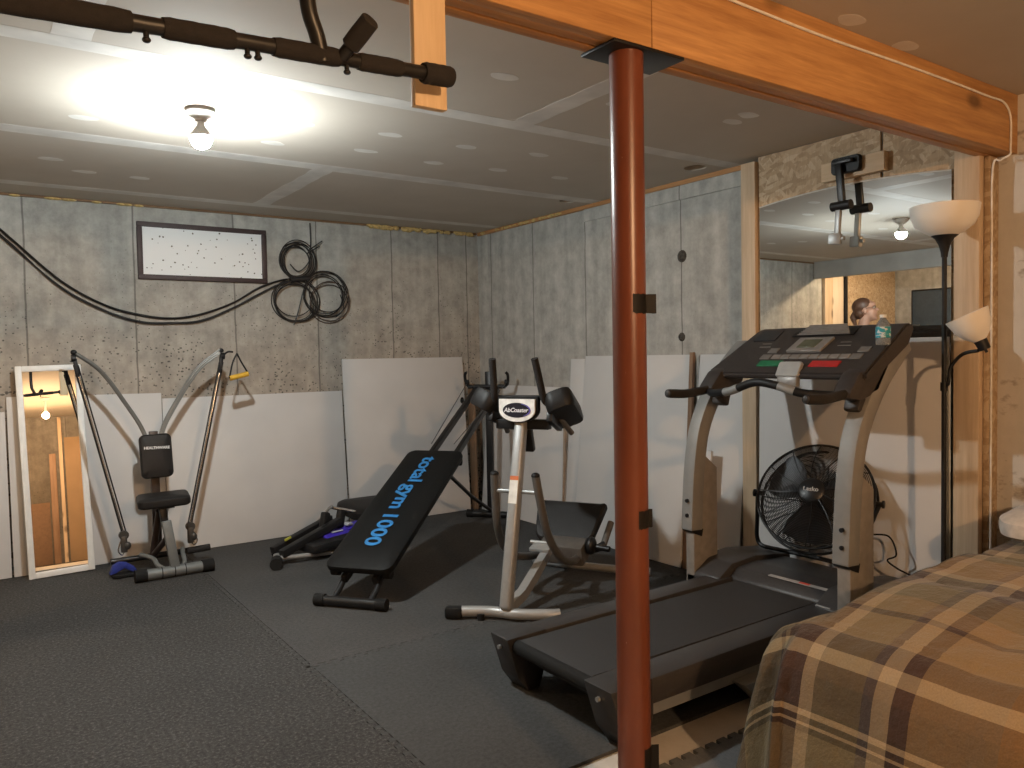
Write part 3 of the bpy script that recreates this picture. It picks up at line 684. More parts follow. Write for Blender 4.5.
b = bmesh.new(); tube(b, [(.30, .18, .15), (.34, .2, .02)], .016, 12); tube(b, [(.55, .2, .15), (.58, .22, .02)], .016, 12); sobj('pad_leg', b, BSTEEL)
b = bmesh.new(); cyl(b, (.25, -.28, .035), (.36, -.05, .035), .022, 16); sobj('rear_foot_bar', b, BSTEEL)
b = bmesh.new(); tube(b, smooth([(.1, -.1, .1), (.2, -.15, .11), (.28, -.2, .12)], 5), .012, 10); ell(b, (.28, -.2, .12), (.025, .02, .02), None, 12, 8); sobj('adjust_knob', b, STEEL)

# ================================================================== INCLINED GLIDE BOARD GYM
tg = thing('incline_trainer', 'black inclined glide board gym with blue lettering in front of the tall white board', 'exercise machine', (1.556, 3.726, 0), .665)
def tobj(n, b, m, **k): return obj(n, b, m, tg, **k)      # local x runs up the board, local y to the left
SL, TH = .427, math.atan(.427)
def up_(a, y, h=0.): return Vector((a-h*sin(TH), y, .085+SL*a+h*cos(TH)))
b = bmesh.new(); cyl(b, (0, -.155, .03), (0, .155, .03), .026, 20); tobj('front_foot_bar', b, BSTEEL)
for y in (-.175, .175):
    b = bmesh.new(); cyl(b, (0, y-.028, .031), (0, y+.028, .031), .031, 20); tobj('end_cap', b, RUBBER)
for y in (-.105, .105):
    b = bmesh.new(); tube(b, [(.0, y, .03), (.075, y, .07), (.16, y, .135)], .016, 12); tobj('front_leg', b, BSTEEL)
    b = bmesh.new(); c0, c1 = up_(.09, y*.85, -.01), up_(2.19, y*.85, -.01); d = c1-c0
    box(b, (c0+c1)/2, (d.length, .032, .045), E3(0, -TH, 0), .006); tobj('rail', b, BSTEEL)
b = bmesh.new(); cushion(b, 1.215, .385, .05, .055, .004); xf(b, b.verts, up_(.645, 0, .055), E3(0, -TH, 0)); tobj('glide_board', b, plain('black_pad', (.006, .006, .006), .6, bmp=.1, spec=.2))
b = bmesh.new(); box(b, up_(.645, 0, .022), (1.15, .35, .016), E3(0, -TH, 0), .003); tobj('board_base', b, BLACK)
for a in (.13, 1.17):
    for y in (-.15, .15):
        b = bmesh.new(); q = up_(a, y, .012); cyl(b, q-Vector((0, .022, 0)), q+Vector((0, .022, 0)), .026, 18); tobj('roller', b, RUBBER)
uxv = Vector((-cos(TH), 0, -sin(TH))); uyv = Vector((0, 1, 0))
uxv = -uxv; 
me = text_mesh('total gym 1000', .128, .0008, .0030, 0, 1.0); me.transform(Matrix.Diagonal((1.24, 1, 1, 1)))
# lettering reads down the board, top of the letters toward the right-hand edge
place_mesh(me, up_(.675, 0, .0868), (-cos(TH), 0, -sin(TH)), (0, -1, 0)); tobj('board_lettering', me, plain('blue_print', (.03, .21, .52), .6), label='bright blue printed lettering')
PA = 2.246
b = bmesh.new(); box(b, (PA, 0, .59), (.045, .05, 1.12), None, .006); tobj('rear_upright', b, BSTEEL)
b = bmesh.new(); cyl(b, (PA, -.16, .03), (PA, .16, .03), .026, 18); tobj('rear_foot_bar', b, BSTEEL)
for y in (-.175, .175):
    b = bmesh.new(); cyl(b, (PA, y-.025, .031), (PA, y+.025, .031), .031, 18); tobj('end_cap', b, RUBBER)
b = bmesh.new(); cyl(b, (PA-.05, -.15, 1.035), (PA-.05, .15, 1.035), .017, 16); tobj('top_cross_bar', b, BSTEEL)
for s in (-1, 1):
    b = bmesh.new(); q = Vector((PA-.05, s*.15, 1.035)); tube(b, smooth([q, q+Vector((0, s*.02, .03)), q+Vector((-.01, s*.025, .085)), q+Vector((-.02, s*.012, .11))], 5), .011, 10); tobj('pulley_hook', b, BLACK)
    b = bmesh.new(); cyl(b, q+Vector((0, s*.0, .03)), q+Vector((0, s*.022, .03)), .024, 18); tobj('pulley', b, BLACK)
    b = bmesh.new(); tube(b, [q+Vector((-.02, s*.01, .02)), up_(1.3, s*.08, .06)], .003, 7); tobj('pull_cable', b, plain('grey_cable', (.10, .10, .10), .5))
    b = bmesh.new(); ell(b, q+Vector((-.12, s*.01, -.10)), (.015, .015, .025), None, 12, 8); tobj('cable_stop', b, RUBBER)
b = bmesh.new(); tube(b, [up_(1.12, -.075, -.03), Vector((1.7, -.04, .27)), Vector((PA-.02, -.01, .06))], .0135, 12); tobj('support_strut', b, BSTEEL)

# ================================================================== AB COASTER
ac = thing('abdominal_trainer', 'silver and black ab machine with oval badge in front of the corner boards', 'exercise machine', (2.105, 3.10, 0), radians(30)); ac.scale = (.97, .97, 1.003)
def aobj(n, b, m, **k): return obj(n, b, m, ac, **k)     # local x towards the rear, local -y = right
b = bmesh.new(); tube(b, smooth([(-.085, .22, .035), (-.03, .08, .034), (-.02, -.05, .034), (.03, -.20, .035), (.06, -.25, .035)], 6), .026, 18); aobj('front_foot', b, SILVER)
b = bmesh.new(); box(b, (-.103, .255, .031), (.06, .09, .06), E3(0, 0, .28), .016); aobj('end_cap', b, RUBBER)
b = bmesh.new(); cyl(b, (-.07, .12, .0), (-.07, .12, .03), .018, 14); aobj('levelling_foot', b, RUBBER)
b = bmesh.new(); box(b, (0, 0, .5), (.062, .062, .96), None, .02, 3); xf(b, b.verts, (-.035, 0, .03), E3(0, .245, 0)); aobj('main_post', b, SILVER)
def post(z, dx=0., y=0.): return Vector((-.035+.245*z*1.02+dx, y, z+.02))
b = bmesh.new(); q = post(.585, -.0335); box(b, q, (.002, .046, .115), E3(0, .245, 0)); aobj('warning_label', b, plain('label_white', (.75, .73, .68), .6), label='white warning label')
b = bmesh.new(); q = post(.65, -.034); box(b, q, (.002, .046, .02), E3(0, .245, 0)); aobj('warning_stripe', b, plain('label_orange', (.6, .16, .05), .6), label='orange stripe of the warning label')
# badge plate
hb = [(-.095, 1.0), (.095, 1.0)] + [(.095*cos(a), .965-.01+.06*(-sin(a))*1.0) for a in [pi*k/14 for k in range(0, 15)]]
hb = [(-.10, .055), (.10, .055)] + [(.10*cos(pi*k/16)*(1 if k else 1), -.055*sin(pi*k/16)*1.05+.0) for k in range(17)]
def badge(poly, d0, d1): b = bmesh.new(); prism(b, poly, d0, d1, lambda u, v, d: (.155-d, -u, 1.0+v)); return b
aobj('badge_plate', badge(hb, .0, .018), plain('badge_white', (.82, .82, .80), .4))
aobj('badge_backing', badge([(u*1.12, v*1.1+(.006 if v > 0 else 0)) for u, v in hb], -.03, .006), BLACK)
aobj('badge_oval', badge([(.078*cos(2*pi*k/32), .037*sin(2*pi*k/32)) for k in range(32)], .0181, .0195), plain('badge_black', (.012, .012, .02), .35))
me = place_mesh(text_mesh('AbCoaster', .030, .0008, .0006, .25), (.1345, .004, 1.0), (0, -1, 0), (0, 0, 1)); aobj('badge_text', me, plain('badge_letters', (.8, .8, .82), .4))
b = bmesh.new(); tube(b, [(.1352, -.075*cos(a), 1.0+.033*sin(a)) for a in [radians(x) for x in range(-60, 75, 10)]], [.001+.003*(1-abs(x)/75) for x in range(-60, 75, 10)], 8); aobj('badge_swoosh', b, plain('badge_violet', (.12, .10, .45), .4), label='violet swoosh at the badge edge')
b = bmesh.new(); box(b, (.20, 0, 1.062), (.05, .27, .016), None, .004); aobj('head_bar', b, BLACK)
for s in (-1, 1):
    top, mid, end = Vector((.105, s*.118, 1.255)), Vector((.165, s*.138, 1.06)), Vector((.42, s*.19, .865))
    b = bmesh.new(); tube(b, smooth([top, top.lerp(mid, .6), mid, mid.lerp(end, .15)], 6), .0185, 16); aobj('foam_grip', b, FOAM)
    b = bmesh.new(); tube(b, [mid, end], .0145, 14); aobj('handle_tube', b, BRONZE)
    b = bmesh.new(); cushion(b, .36, .15, .095, .05, .012); xf(b, b.verts, (.315, s*.19, 1.000), E3(s*.35, .35, s*-.18)); aobj('elbow_pad', b, VINYL)
    b = bmesh.new(); box(b, (.28, s*.15, .935), (.24, .03, .05), E3(0, .3, s*-.15), .004); aobj('pad_bracket', b, BSTEEL)
    P_ = smooth([(.10, s*.115, .685), (.125, s*.125, .57), (.175, s*.14, .40), (.28, s*.15, .27), (.45, s*.145, .185), (.66, s*.12, .15), (.80, s*.10, .17)], 8)
    b = bmesh.new(); tube(b, P_, .0215, 16); aobj('carriage_arm', b, BRONZE)
    b = bmesh.new(); ell(b, P_[0], (.0225, .0225, .016), None, 16, 10); aobj('tube_cap', b, BLACK)
b = bmesh.new(); cyl(b, (.115, -.12, .60), (.115, .12, .60), .011, 12); ell(b, (.115, .115, .60), (.013, .03, .013), None, 10, 8); aobj('cross_pin', b, STEEL)
b = bmesh.new(); box(b, (.22, -.0, .925), (.05, .3, .05), None, .006); box(b, (.245, -.015, .86), (.035, .05, .16), E3(0, -.3, 0), .006); aobj('head_bracket', b, BSTEEL)
b = bmesh.new(); prism(b, [(.0, .03), (.0, .075), (.16, .10), (.33, .165), (.48, .225), (.55, .26), (.56, .225), (.46, .165), (.33, .105), (.17, .05)], -.022, .022, XZ); aobj('curved_track', b, SILVER)
b = bmesh.new(); box(b, (.50, .03, .232), (.09, .12, .022), E3(0, -.2, 0), .006); cyl(b, (.53, .11, .25), (.53, -.0, .25), .011, 12); aobj('track_bracket', b, SILVER)
b = bmesh.new(); box(b, (.72, -.02, .178), (.15, .27, .115), E3(0, -.3, 0), .012); aobj('carriage', b, BRONZE)
b = bmesh.new(); box(b, (.647, -.01, .168), (.004, .10, .045), E3(0, -.3, 0), .001); aobj('carriage_label', b, plain('label_brown', (.30, .14, .08), .5), label='red and cream label on the carriage')
b = bmesh.new(); tube(b, smooth([(.98, .29, .03), (.95, .12, .03), (.945, -.1, .03), (.95, -.28, .03), (.97, -.46, .03)], 6), .022, 14); aobj('rear_foot', b, SILVER)
b = bmesh.new(); tube(b, [(.945, 0, .04), (.80, 0, .13)], .022, 12); aobj('rear_track', b, SILVER)
b = bmesh.new(); tube(b, smooth([(.76, -.12, .17), (.72, -.22, .20), (.74, -.26, .22)], 5), .022, 12); cyl(b, (.71, -.20, .21), (.70, -.30, .205), .016, 14); ell(b, (.705, -.19, .215), (.05, .03, .05), None, 14, 10); aobj('adjust_knob', b, BSTEEL)
b = bmesh.new(); tube(b, [(.80, -.23, .20), (.90, -.245, .31)], .019, 14); aobj('seat_handle', b, BRONZE)
def seat_fn(c):
    # the pad's long edges are wavy and its middle is dished
    w = .024*cos(c.x/.215*pi*1.5)*(1 if c.y > 0 else .8)
    return Vector((c.x*(1+.10*(c.y/.11)), c.y+w*abs(c.y)/.11, c.z-.02*(1-(c.x/.21)**2)))
b = bmesh.new(); cushion(b, .40, .265, .065, .035, .006, seat_fn)
R_ = Matrix(((0, sin(radians(42)), -cos(radians(42))), (-1, 0, 0), (0, cos(radians(42)), sin(radians(42))))) 
xf(b, b.verts, (.845, 0, .325), R_); aobj('knee_pad', b, VINYL)

# ================================================================== TREADMILL
tm = thing('treadmill', 'grey and black treadmill with digital console in front of the wall mirror', 'treadmill', (0, 0, 0))
tm.location = (2.5, 2.15, 0)
def T(b): xf(b, b.verts, (-2.5, -2.15, 0)); return b
def mobj(n, b, m, parent=None, **k): return obj(n, T(b), m, parent or tm, **k)
DK = plain('deck_plastic', (.036, .033, .033), .45, scale=80)
for (y0, y1) in ((2.385, 2.490), (1.810, 1.935)):
    b = bmesh.new(); prism(b, [(1.76, .13), (1.76, .205), (1.78, .218), (3.0, .228), (3.0, .13)], y0, y1, XZ, .008); mobj('side_rail', b, DK)
    b = bmesh.new(); prism(b, [(1.605, .218), (1.79, .222), (1.79, .10), (1.755, .0), (1.70, .0), (1.655, .06)], y0-.006, y1+.006, XZ, .006); mobj('rear_end_cap', b, CHAR)
    b = bmesh.new(); ys = y0-.008 if y0 < 2 else y1+.006; cyl(b, (1.66, ys, .165), (1.66, ys+.004, .165), .008, 12); cyl(b, (1.604, (y0+y1)/2, .175), (1.615, (y0+y1)/2, .175), .008, 12); mobj('screw', b, STEEL)
    b = bmesh.new(); prism(b, [(1.75, .085), (1.75, .13), (3.3, .13), (3.3, .085)], y0+.02, y1-.02, XZ); mobj('frame_rail', b, STEEL)
b = bmesh.new(); prism(b, [(1.63, .18), (1.638, .2), (1.66, .211), (2.96, .216), (2.96, .19), (2.94, .165), (1.66, .155), (1.638, .163)], 1.955, 2.365, XZ); mobj('running_belt', b, plain('belt_rubber', (.022, .021, .022), .6, scale=120))
b = bmesh.new(); cyl(b, (1.655, 1.94, .182), (1.655, 2.38, .182), .027, 24); mobj('rear_roller', b, RUBBER)
b = bmesh.new(); merge(b, bb(1.72, 2.95, 1.95, 2.37, .10, .15)); mobj('deck_board', b, BLACK)
hood = [(2.88, .10), (2.88, .222), (2.93, .262), (3.05, .272), (3.30, .255), (3.345, .20), (3.35, .10)]
b = bmesh.new(); prism(b, hood, 1.815, 2.49, XZ, .012); mobj('motor_hood', b, DK)
for (y0, y1) in ((2.40, 2.60), (1.735, 1.91)):
    b = bmesh.new(); prism(b, [(2.80, .10), (2.80, .226), (2.90, .285), (3.08, .297), (3.34, .265), (3.37, .10)], y0, y1, XZ, .014); mobj('hood_shoulder', b, DK)
b = bmesh.new(); box(b, (2.935, 2.05, .264), (.022, .34, .003), E3(0, -.1, 0)); mobj('warning_strip', b, plain('pale_strip', (.35, .33, .32), .5), label='pale warning strip across the hood')
b = bmesh.new(); box(b, (2.935, 2.04, .2662), (.014, .05, .002), E3(0, -.1, 0)); mobj('warning_symbol', b, plain('warning_red', (.5, .06, .04), .5), label='red warning mark')
b = bmesh.new(); box(b, (2.87, 1.87, .229), (.12, .07, .012), None, .004); mobj('rail_plate', b, SILVER)
b = bmesh.new(); cyl(b, (2.37, 1.775, .0), (2.37, 1.775, .085), .032, 22); mobj('deck_foot', b, RUBBER)
b = bmesh.new(); prism(b, [(2.20, .10), (2.30, .012), (2.42, .012), (2.44, .10)], 1.77, 1.83, XZ, .004); mobj('foot_bracket', b, STEEL)
for y in (1.86, 2.44):
    b = bmesh.new(); cyl(b, (3.26, y-.02, .045), (3.26, y+.02, .045), .045, 22); mobj('transport_wheel', b, RUBBER)
b = bmesh.new(); merge(b, bb(2.0, 3.3, 1.93, 2.37, .05, .10)); mobj('lift_frame', b, BSTEEL)
# uprights: rear post with slanted top, curved silver sleeve in front
sl = [(2.775, .43), (2.785, .60), (2.80, .75), (2.83, .90), (2.885, 1.02), (2.965, 1.13), (3.06, 1.225), (3.19, 1.33)]
SLM = plain('upright_silver', (.25, .245, .235), .55, .2, .04)
for (y0, y1) in ((2.535, 2.602), (1.733, 1.806)):
    b = bmesh.new(); cs = smooth([(x, 0, z) for x, z in sl], 6)
    outer, inner = [], []
    for i, p in enumerate(cs):
        d = (cs[min(i+1, len(cs)-1)]-cs[max(i-1, 0)]).normalized(); n_ = Vector((d.z, 0, -d.x)); outer.append((p.x, p.z)); inner.append((p.x+n_.x*.075, p.z+n_.z*.075))
    prism(b, outer+inner[::-1], y0, y1, XZ, .004); mobj('curved_upright', b, SLM)
    b = bmesh.new(); prism(b, [(2.79, .418), (2.848, .395), (2.858, .43), (2.777, .43)], y0+.002, y1-.002, XZ); mobj('sleeve_cap', b, BLACK)
    b = bmesh.new(); prism(b, [(2.80, .08), (2.80, .42), (2.855, .43), (2.855, .80), (2.965, .715), (2.965, .08)], y0+.008, y1-.008, XZ, .003); mobj('inner_post', b, plain('post_taupe', (.25, .225, .20), .5, .15))
    for z in (.57, .50):
        b = bmesh.new(); cyl(b, (2.772, y0+.03, z), (2.782, y0+.03, z), .009, 14); mobj('bolt', b, BLACK)
# console
X0, Z0, X1, Z1 = 2.88, 1.188, 3.17, 1.372
cdir = Vector((X1-X0, 0, Z1-Z0)); cl = cdir.length; cdir.normalize(); cn = Vector((-cdir.z, 0, cdir.x))
def face(f, y, h=0.): p = Vector((X0, y, Z0))+cdir*(f*cl)+cn*h; return p
CON = plain('console_plastic', (.034, .029, .028), .5, scale=60)
b = bmesh.new()
lo = [(2.50, 1.715)]; t_ = bmesh.new()
prof = [(X0-.004, Z0-.036), (X0-.012, Z0-.012), (X0, Z0), (X1, Z1), (X1+.045, Z1+.010), (X1+.065, Z1-.015), (X1+.02, Z1-.085), (X0+.09, Z0-.02)]
ring = []
def yl_(x, z): f = max(0, min(1, (x-X0)/(X1-X0))); return 2.515-.06*f, 1.72+.0*f
for x, z in prof:
    a_, c_ = yl_(x, z); ring.append((t_.verts.new((x, a_, z)), t_.verts.new((x, c_, z))))
n = len(ring)
for i in range(n): p, q = ring[i], ring[(i+1) % n]; t_.faces.new((p[0], p[1], q[1], q[0]))
t_.faces.new([r[0] for r in ring]); t_.faces.new([r[1] for r in ring][::-1]); bmesh.ops.recalc_face_normals(t_, faces=t_.faces)
bmesh.ops.bevel(t_, geom=list(t_.edges), offset=.008, segments=2, affect='EDGES'); merge(b, t_)
con = mobj('console', b, CON)
def panel(name, f0, f1, yA, yB, h, mat, sl=0., parent=con, label=None):
    b = bmesh.new(); t = bmesh.new(); q = [face(f0, yA), face(f0, yB), face(f1, yB+sl), face(f1, yA+sl)]
    lo_ = [t.verts.new(p-cn*.002) for p in q]; hi_ = [t.verts.new(p+cn*h) for p in q]
    t.faces.new(hi_); t.faces.new(lo_[::-1])
    for i in range(4): t.faces.new((lo_[i], lo_[(i+1) % 4], hi_[(i+1) % 4], hi_[i]))
    bmesh.ops.recalc_face_normals(t, faces=t.faces); bmesh.ops.bevel(t, geom=list(t.edges), offset=min(.002, h*.3), segments=1, affect='EDGES'); merge(b, t)
    return obj(name, T(b), mat, parent, label=label)
GBEZ = plain('console_grey', (.24, .23, .22), .4, .2)
panel('display_bezel', .42, .74, 2.175, 2.005, .010, GBEZ, -.012, label='grey bezel')
panel('display_screen', .49, .68, 2.135, 2.045, .0125, plain('lcd_green', (.085, .095, .065), .2), -.008, label='grey green digital screen')
for k in range(8):
    y = 2.225-.0475*k; panel('button', .27, .36, y, y-.044, .005, GBEZ, 0)
for yA in (2.285, 1.845): panel('button', .26, .37, yA, yA-.05, .004, plain('button_grey', (.15, .145, .14), .5)); panel('button', .41, .52, yA-.012, yA-.06, .004, plain('button_grey', (.15, .145, .14), .5))
panel('start_button', .10, .22, 2.265, 2.145, .005, plain('start_green', (.01, .15, .065), .5), label='green start bar')
panel('stop_button', .09, .21, 2.0, 1.865, .005, plain('stop_red', (.42, .02, .02), .5), label='red stop bar')
b = bmesh.new(); cushion(b, .115, .075, .02, .012, 0, lambda c: Vector((0, 0, 0))+Vector((X0+.005, 2.075-c.x, Z0+.005))+Vector((.5, 0, .86))*c.y+Vector((-.86, 0, .5))*c.z); obj('safety_key_holder', T(b), SILVER, con, label='silver key holder')
b = bmesh.new(); box(b, (X0-.010, 2.07, Z0-.045), (.03, .10, .045), E3(0, .1, 0), .008); obj('key_base', T(b), GBEZ, con)
b = bmesh.new()
for k in range(7): q = face(.83+.028*k, 2.07, .004+.002*k); box(b, q, (.007, .26-.012*k, .006), E3(0, -.46, 0), .001)
obj('book_rest', T(b), GBEZ, con, label='ribbed grey book rest')
b = bmesh.new(); q = face(.92, 2.07, .0); box(b, q, (.085, .30, .005), E3(0, -.46, 0), .002); obj('book_rest_tray', T(b), BLACK, con)
panel('cup_holder_recess', .72, .97, 2.42, 2.30, .003, plain('recess_blue', (.012, .016, .022), .3))
for yA in (2.35, 1.95): panel('printed_line', .56, .575, yA, yA-.06, .0008, GBEZ); panel('printed_line', .64, .652, yA, yA-.05, .0008, GBEZ)
# side arms under the console down to the handles
for (yc, ytip) in ((2.465, 2.405), (1.775, 1.72)):
    b = bmesh.new(); prism(b, [(2.86, 1.185), (3.0, 1.235), (3.08, 1.215), (2.99, 1.10), (2.87, 1.072), (2.78, 1.085), (2.80, 1.12)], yc-.042, yc+.042, XZ, .015); mobj('console_arm', b, CON)
    b = bmesh.new(); tube(b, smooth([(2.49, ytip, 1.098), (2.60, ytip+.005, 1.092), (2.72, yc-.02, 1.095), (2.86, yc, 1.105)], 6), [.018]+[.0195]*17+[.03], 16); mobj('handrail', b, FOAM)
    b = bmesh.new(); ell(b, (2.489, ytip, 1.098), (.006, .015, .015), None, 12, 8); mobj('handrail_cap', b, CHAR)
for q in ((2.905, 1.785, 1.055), (2.92, 2.475, 1.055)):
    b = bmesh.new(); box(b, q, (.05, .07, .065), E3(0, .3, 0), .01); mobj('arm_bracket', b, CON)
b = bmesh.new(); hb_ = smooth([(2.80, 2.44, 1.092), (2.735, 2.36, 1.09), (2.70, 2.24, 1.105), (2.685, 2.10, 1.145), (2.69, 2.0, 1.135), (2.72, 1.90, 1.105), (2.79, 1.80, 1.095)], 8); tube(b, hb_, .0175, 16); mobj('pulse_bar', b, BLACK)
for i0 in (14, 33):
    b = bmesh.new(); tube(b, hb_[i0:i0+6], .0185, 16); mobj('pulse_sensor', b, STEEL)
# water bottle on the console
wb = thing('water_bottle', 'clear plastic water bottle with blue label standing on the treadmill console', 'bottle', (3.01, 1.728, 1.290)); wb.scale = (.86, .86, .86)
PETM, nt_, b_ = new_mat('clear_plastic'); b_.inputs['Base Color'].default_value = (.85, .92, .95, 1); b_.inputs['Roughness'].default_value = .08; b_.inputs['Transmission Weight'].default_value = .85; b_.inputs['IOR'].default_value = 1.3
b = bmesh.new(); lathe(b, [(0, 0), (.026, 0), (.032, .006), (.032, .03), (.030, .034), (.032, .04), (.032, .085), (.028, .10), (.014, .122), (.012, .128), (0, .128)], seg=24); obj('bottle_body', b, PETM, wb)
LB, nt_, b_ = new_mat('bottle_label'); f_ = noise_n(nt_, ocoord(nt_, (30, 30, 60)), 1.2, 2)
L(nt_, ramp(nt_, f_, [(.45, (.02, .30, .38)), (.55, (.55, .62, .66))], 'CONSTANT'), b_.inputs['Base Color'])
b = bmesh.new(); lathe(b, [(.0325, .035), (.0328, .04), (.0328, .082), (.0325, .085)], seg=24); obj('bottle_label', b, LB, wb, label='blue and white label')
b = bmesh.new(); lathe(b, [(0, .128), (.0145, .128), (.0145, .142), (0, .143)], seg=20); obj('bottle_cap', b, WHITEP, wb)

# ================================================================== FLOOR FAN ON THE TREADMILL HOOD
fc = Vector((3.265, 2.205, .574)); fn_ = Vector((-.79, -.266, .56)).normalized()
fa = thing('floor_fan', 'black round wire grille fan standing on the treadmill motor hood', 'fan', (3.265, 2.205, .272))
fs = Vector((0, 0, 1)).cross(fn_).normalized(); fu = fn_.cross(fs)      # side, up
O_ = fc - Vector((3.265, 2.205, .272))
def FP(r, a, d): return O_ + (fs*cos(a)+fu*sin(a))*r + fn_*d
FB = plain('fan_black', (.012, .012, .013), .4, .2); RF = .264
def dome(r): return .055*(1-(r/RF)**2)**.6
def grille(sgn, depth0, name):
    b = bmesh.new()
    for k in range(30):
        r = .055+(RF-.06)*k/29
        tube(b, [FP(r, 2*pi*i/56, sgn*(depth0+dome(r))) for i in range(56)], .0016, 4, True)
    obj(name, b, FB, fa)
    b = bmesh.new()
    for k in range(12):
        a = 2*pi*k/12
        tube(b, [FP(r, a+(.25*(RF-r)/RF)*sgn, sgn*(depth0+dome(r)+.002)) for r in [.05+(RF-.05)*i/8 for i in range(9)]], .0030, 6)
    obj('grille_spokes', b, FB, fa)
grille(1, .035, 'front_grille'); grille(-1, .035, 'rear_grille')
b = bmesh.new(); tube(b, [FP(RF, 2*pi*i/72, 0.034) for i in range(72)], .006, 10, True); tube(b, [FP(RF, 2*pi*i/72, -.034) for i in range(72)], .006, 10, True); obj('grille_rim', b, FB, fa)
Rf = Matrix((fs, fu, fn_)).transposed()
b = bmesh.new(); lathe(b, [(0, .0), (.058, .0), (.06, .008), (.05, .016), (0, .018)], O_+fn_*.085, Rf, 28); obj('hub_badge', b, FB, fa)
me = place_mesh(text_mesh('Lasko', .03, .0006, .0003), O_+fn_*.1036, fs, fu); obj('badge_text', me, plain('print_grey', (.5, .5, .5), .5), fa)
b = bmesh.new(); lathe(b, [(0, -.13), (.045, -.126), (.062, -.11), (.062, -.06), (.05, -.045), (.022, -.04), (.022, .03), (0, .03)], O_, Rf, 24); obj('motor', b, FB, fa)
BLADE = plain('fan_blade_grey', (.13, .13, .135), .38, .6)
for k in range(3):
    b = bmesh.new(); t = bmesh.new(); rows = []
    for i in range(7):
        r = .03+(.235-.03)*i/6; w = .35+.45*sin(pi*(i/6)**.7*.8)
        rows.append([t.verts.new(FP(r, 2*pi*k/3+.5+w*(j/6-.5)*1.5, .02-(j/6-.5)*.055)) for j in range(7)])
    for p, q in zip(rows, rows[1:]):
        for j in range(6): t.faces.new((p[j], p[j+1], q[j+1], q[j]))
    bmesh.ops.solidify(t, geom=list(t.faces), thickness=.0015); merge(b, t); obj('fan_blade', b, BLADE, fa)
pl, pr_ = FP(RF+.014, pi, 0), FP(RF+.014, 0, 0)
hz = .019
gl, gr = Vector((.02, .345, hz)), Vector((.03, -.17, hz))
fwdv = Vector((-.07, .0, 0))
b = bmesh.new(); tube(b, smooth([pl, pl.lerp(gl, .5)+fwdv*.1, pl.lerp(gl, .86)+fwdv*.15, gl+fwdv*.3+Vector((0, -.04, 0)), gl.lerp(gr, .3)+fwdv*.4, gl.lerp(gr, .7)+fwdv*.4, gr+fwdv*.3+Vector((0, .04, 0)), gr.lerp(pr_, .14)+fwdv*.15, pr_.lerp(gr, .5)+fwdv*.1, pr_], 8), .0105, 12); obj('fan_stand', b, FB, fa)
for p, s in ((pl, -1), (pr_, 1)):
    b = bmesh.new(); cyl(b, p-fs*s*.025, p+fs*s*.012, .012, 16); cyl(b, p+fs*s*.010, p+fs*s*.02, .018, 10); obj('pivot_knob', b, FB, fa)
b = bmesh.new(); q = FP(.05, -1., -.12); tube(b, smooth([q, FP(.16, -.5, -.13), FP(.25, -.45, -.1), Vector((.10, -.30, .16)), Vector((.08, -.345, .09)), Vector((.07, -.31, .06)), Vector((.06, -.36, .035)), Vector((.075, -.43, .0)), Vector((.10, -.47, -.1)), Vector((.10, -.48, -.265))], 8), .004, 8); obj('power_cord', b, RUBBER, fa)

# ================================================================== FLOOR LAMP
fl = thing('floor_lamp', 'black floor lamp with white bowl shade and bent reading arm beside the right stud', 'lamp', (3.25, 1.608, 0))
OPAL, nt_, b_ = new_mat('opal_plastic'); b_.inputs['Base Color'].default_value = (.82, .78, .72, 1); b_.inputs['Roughness'].default_value = .4; b_.inputs['Subsurface Weight'].default_value = .3; b_.inputs['Subsurface Radius'].default_value = (.02, .02, .02)
L(nt_, ramp(nt_, noise_n(nt_, ocoord(nt_), 8), [(.2, (.80, .76, .70)), (.8, (.85, .81, .75))]), b_.inputs['Base Color'])
b = bmesh.new(); lathe(b, [(0, 0), (.125, 0), (.13, .008), (.12, .018), (.03, .028), (.015, .04), (0, .04)], (0, 0, ZF+.012), None, 36); obj('lamp_base', b, BLACK, fl)
b = bmesh.new(); cyl(b, (0, 0, .03), (0, 0, 1.69), .0095, 16); obj('pole', b, BLACK, fl)
b = bmesh.new(); lathe(b, [(0, 1.64), (.012, 1.64), (.014, 1.66), (.022, 1.69), (.035, 1.715), (.05, 1.727), (0, 1.73)], seg=28); obj('shade_cup', b, BLACK, fl)
b = bmesh.new(); lathe(b, [(.045, 1.727), (.075, 1.742), (.105, 1.765), (.122, 1.80), (.128, 1.845), (.125, 1.846), (.118, 1.803), (.102, 1.769), (.073, 1.747), (.0, 1.735)], seg=40); obj('lamp_shade', b, OPAL, fl)
b = bmesh.new(); tube(b, smooth([(0, 0, 1.115), (-.004, -.018, 1.13), (-.006, -.022, 1.16), (-.005, -.03, 1.20), (-.008, -.075, 1.248), (-.01, -.135, 1.262)], 8), .007, 10); cyl(b, (0, -.0, 1.10), (0, -.0, 1.135), .014, 14); obj('reading_arm', b, BLACK, fl)
b = bmesh.new(); hd = Vector((-.22, .36, .9)).normalized(); hp = Vector((-.008, -.150, 1.285))
tube(b, [hp-hd*.022, hp-hd*.02, hp+hd*.025], [.015, .021, .024], 18); cyl(b, hp+Vector((-.01, -.015, -.02)), hp+Vector((-.01, -.02, -.03)), .006, 8); obj('lamp_socket', b, BLACK, fl)
u_, v2_ = basis(hd); Rh = Matrix((u_, v2_, hd)).transposed()
b = bmesh.new(); lathe(b, [(.022, 0), (.048, .025), (.068, .06), (.080, .112), (.077, .112), (.063, .06), (.044, .027), (.018, .004)], hp+hd*.018, Rh, 32); obj('reading_shade', b, OPAL, fl)

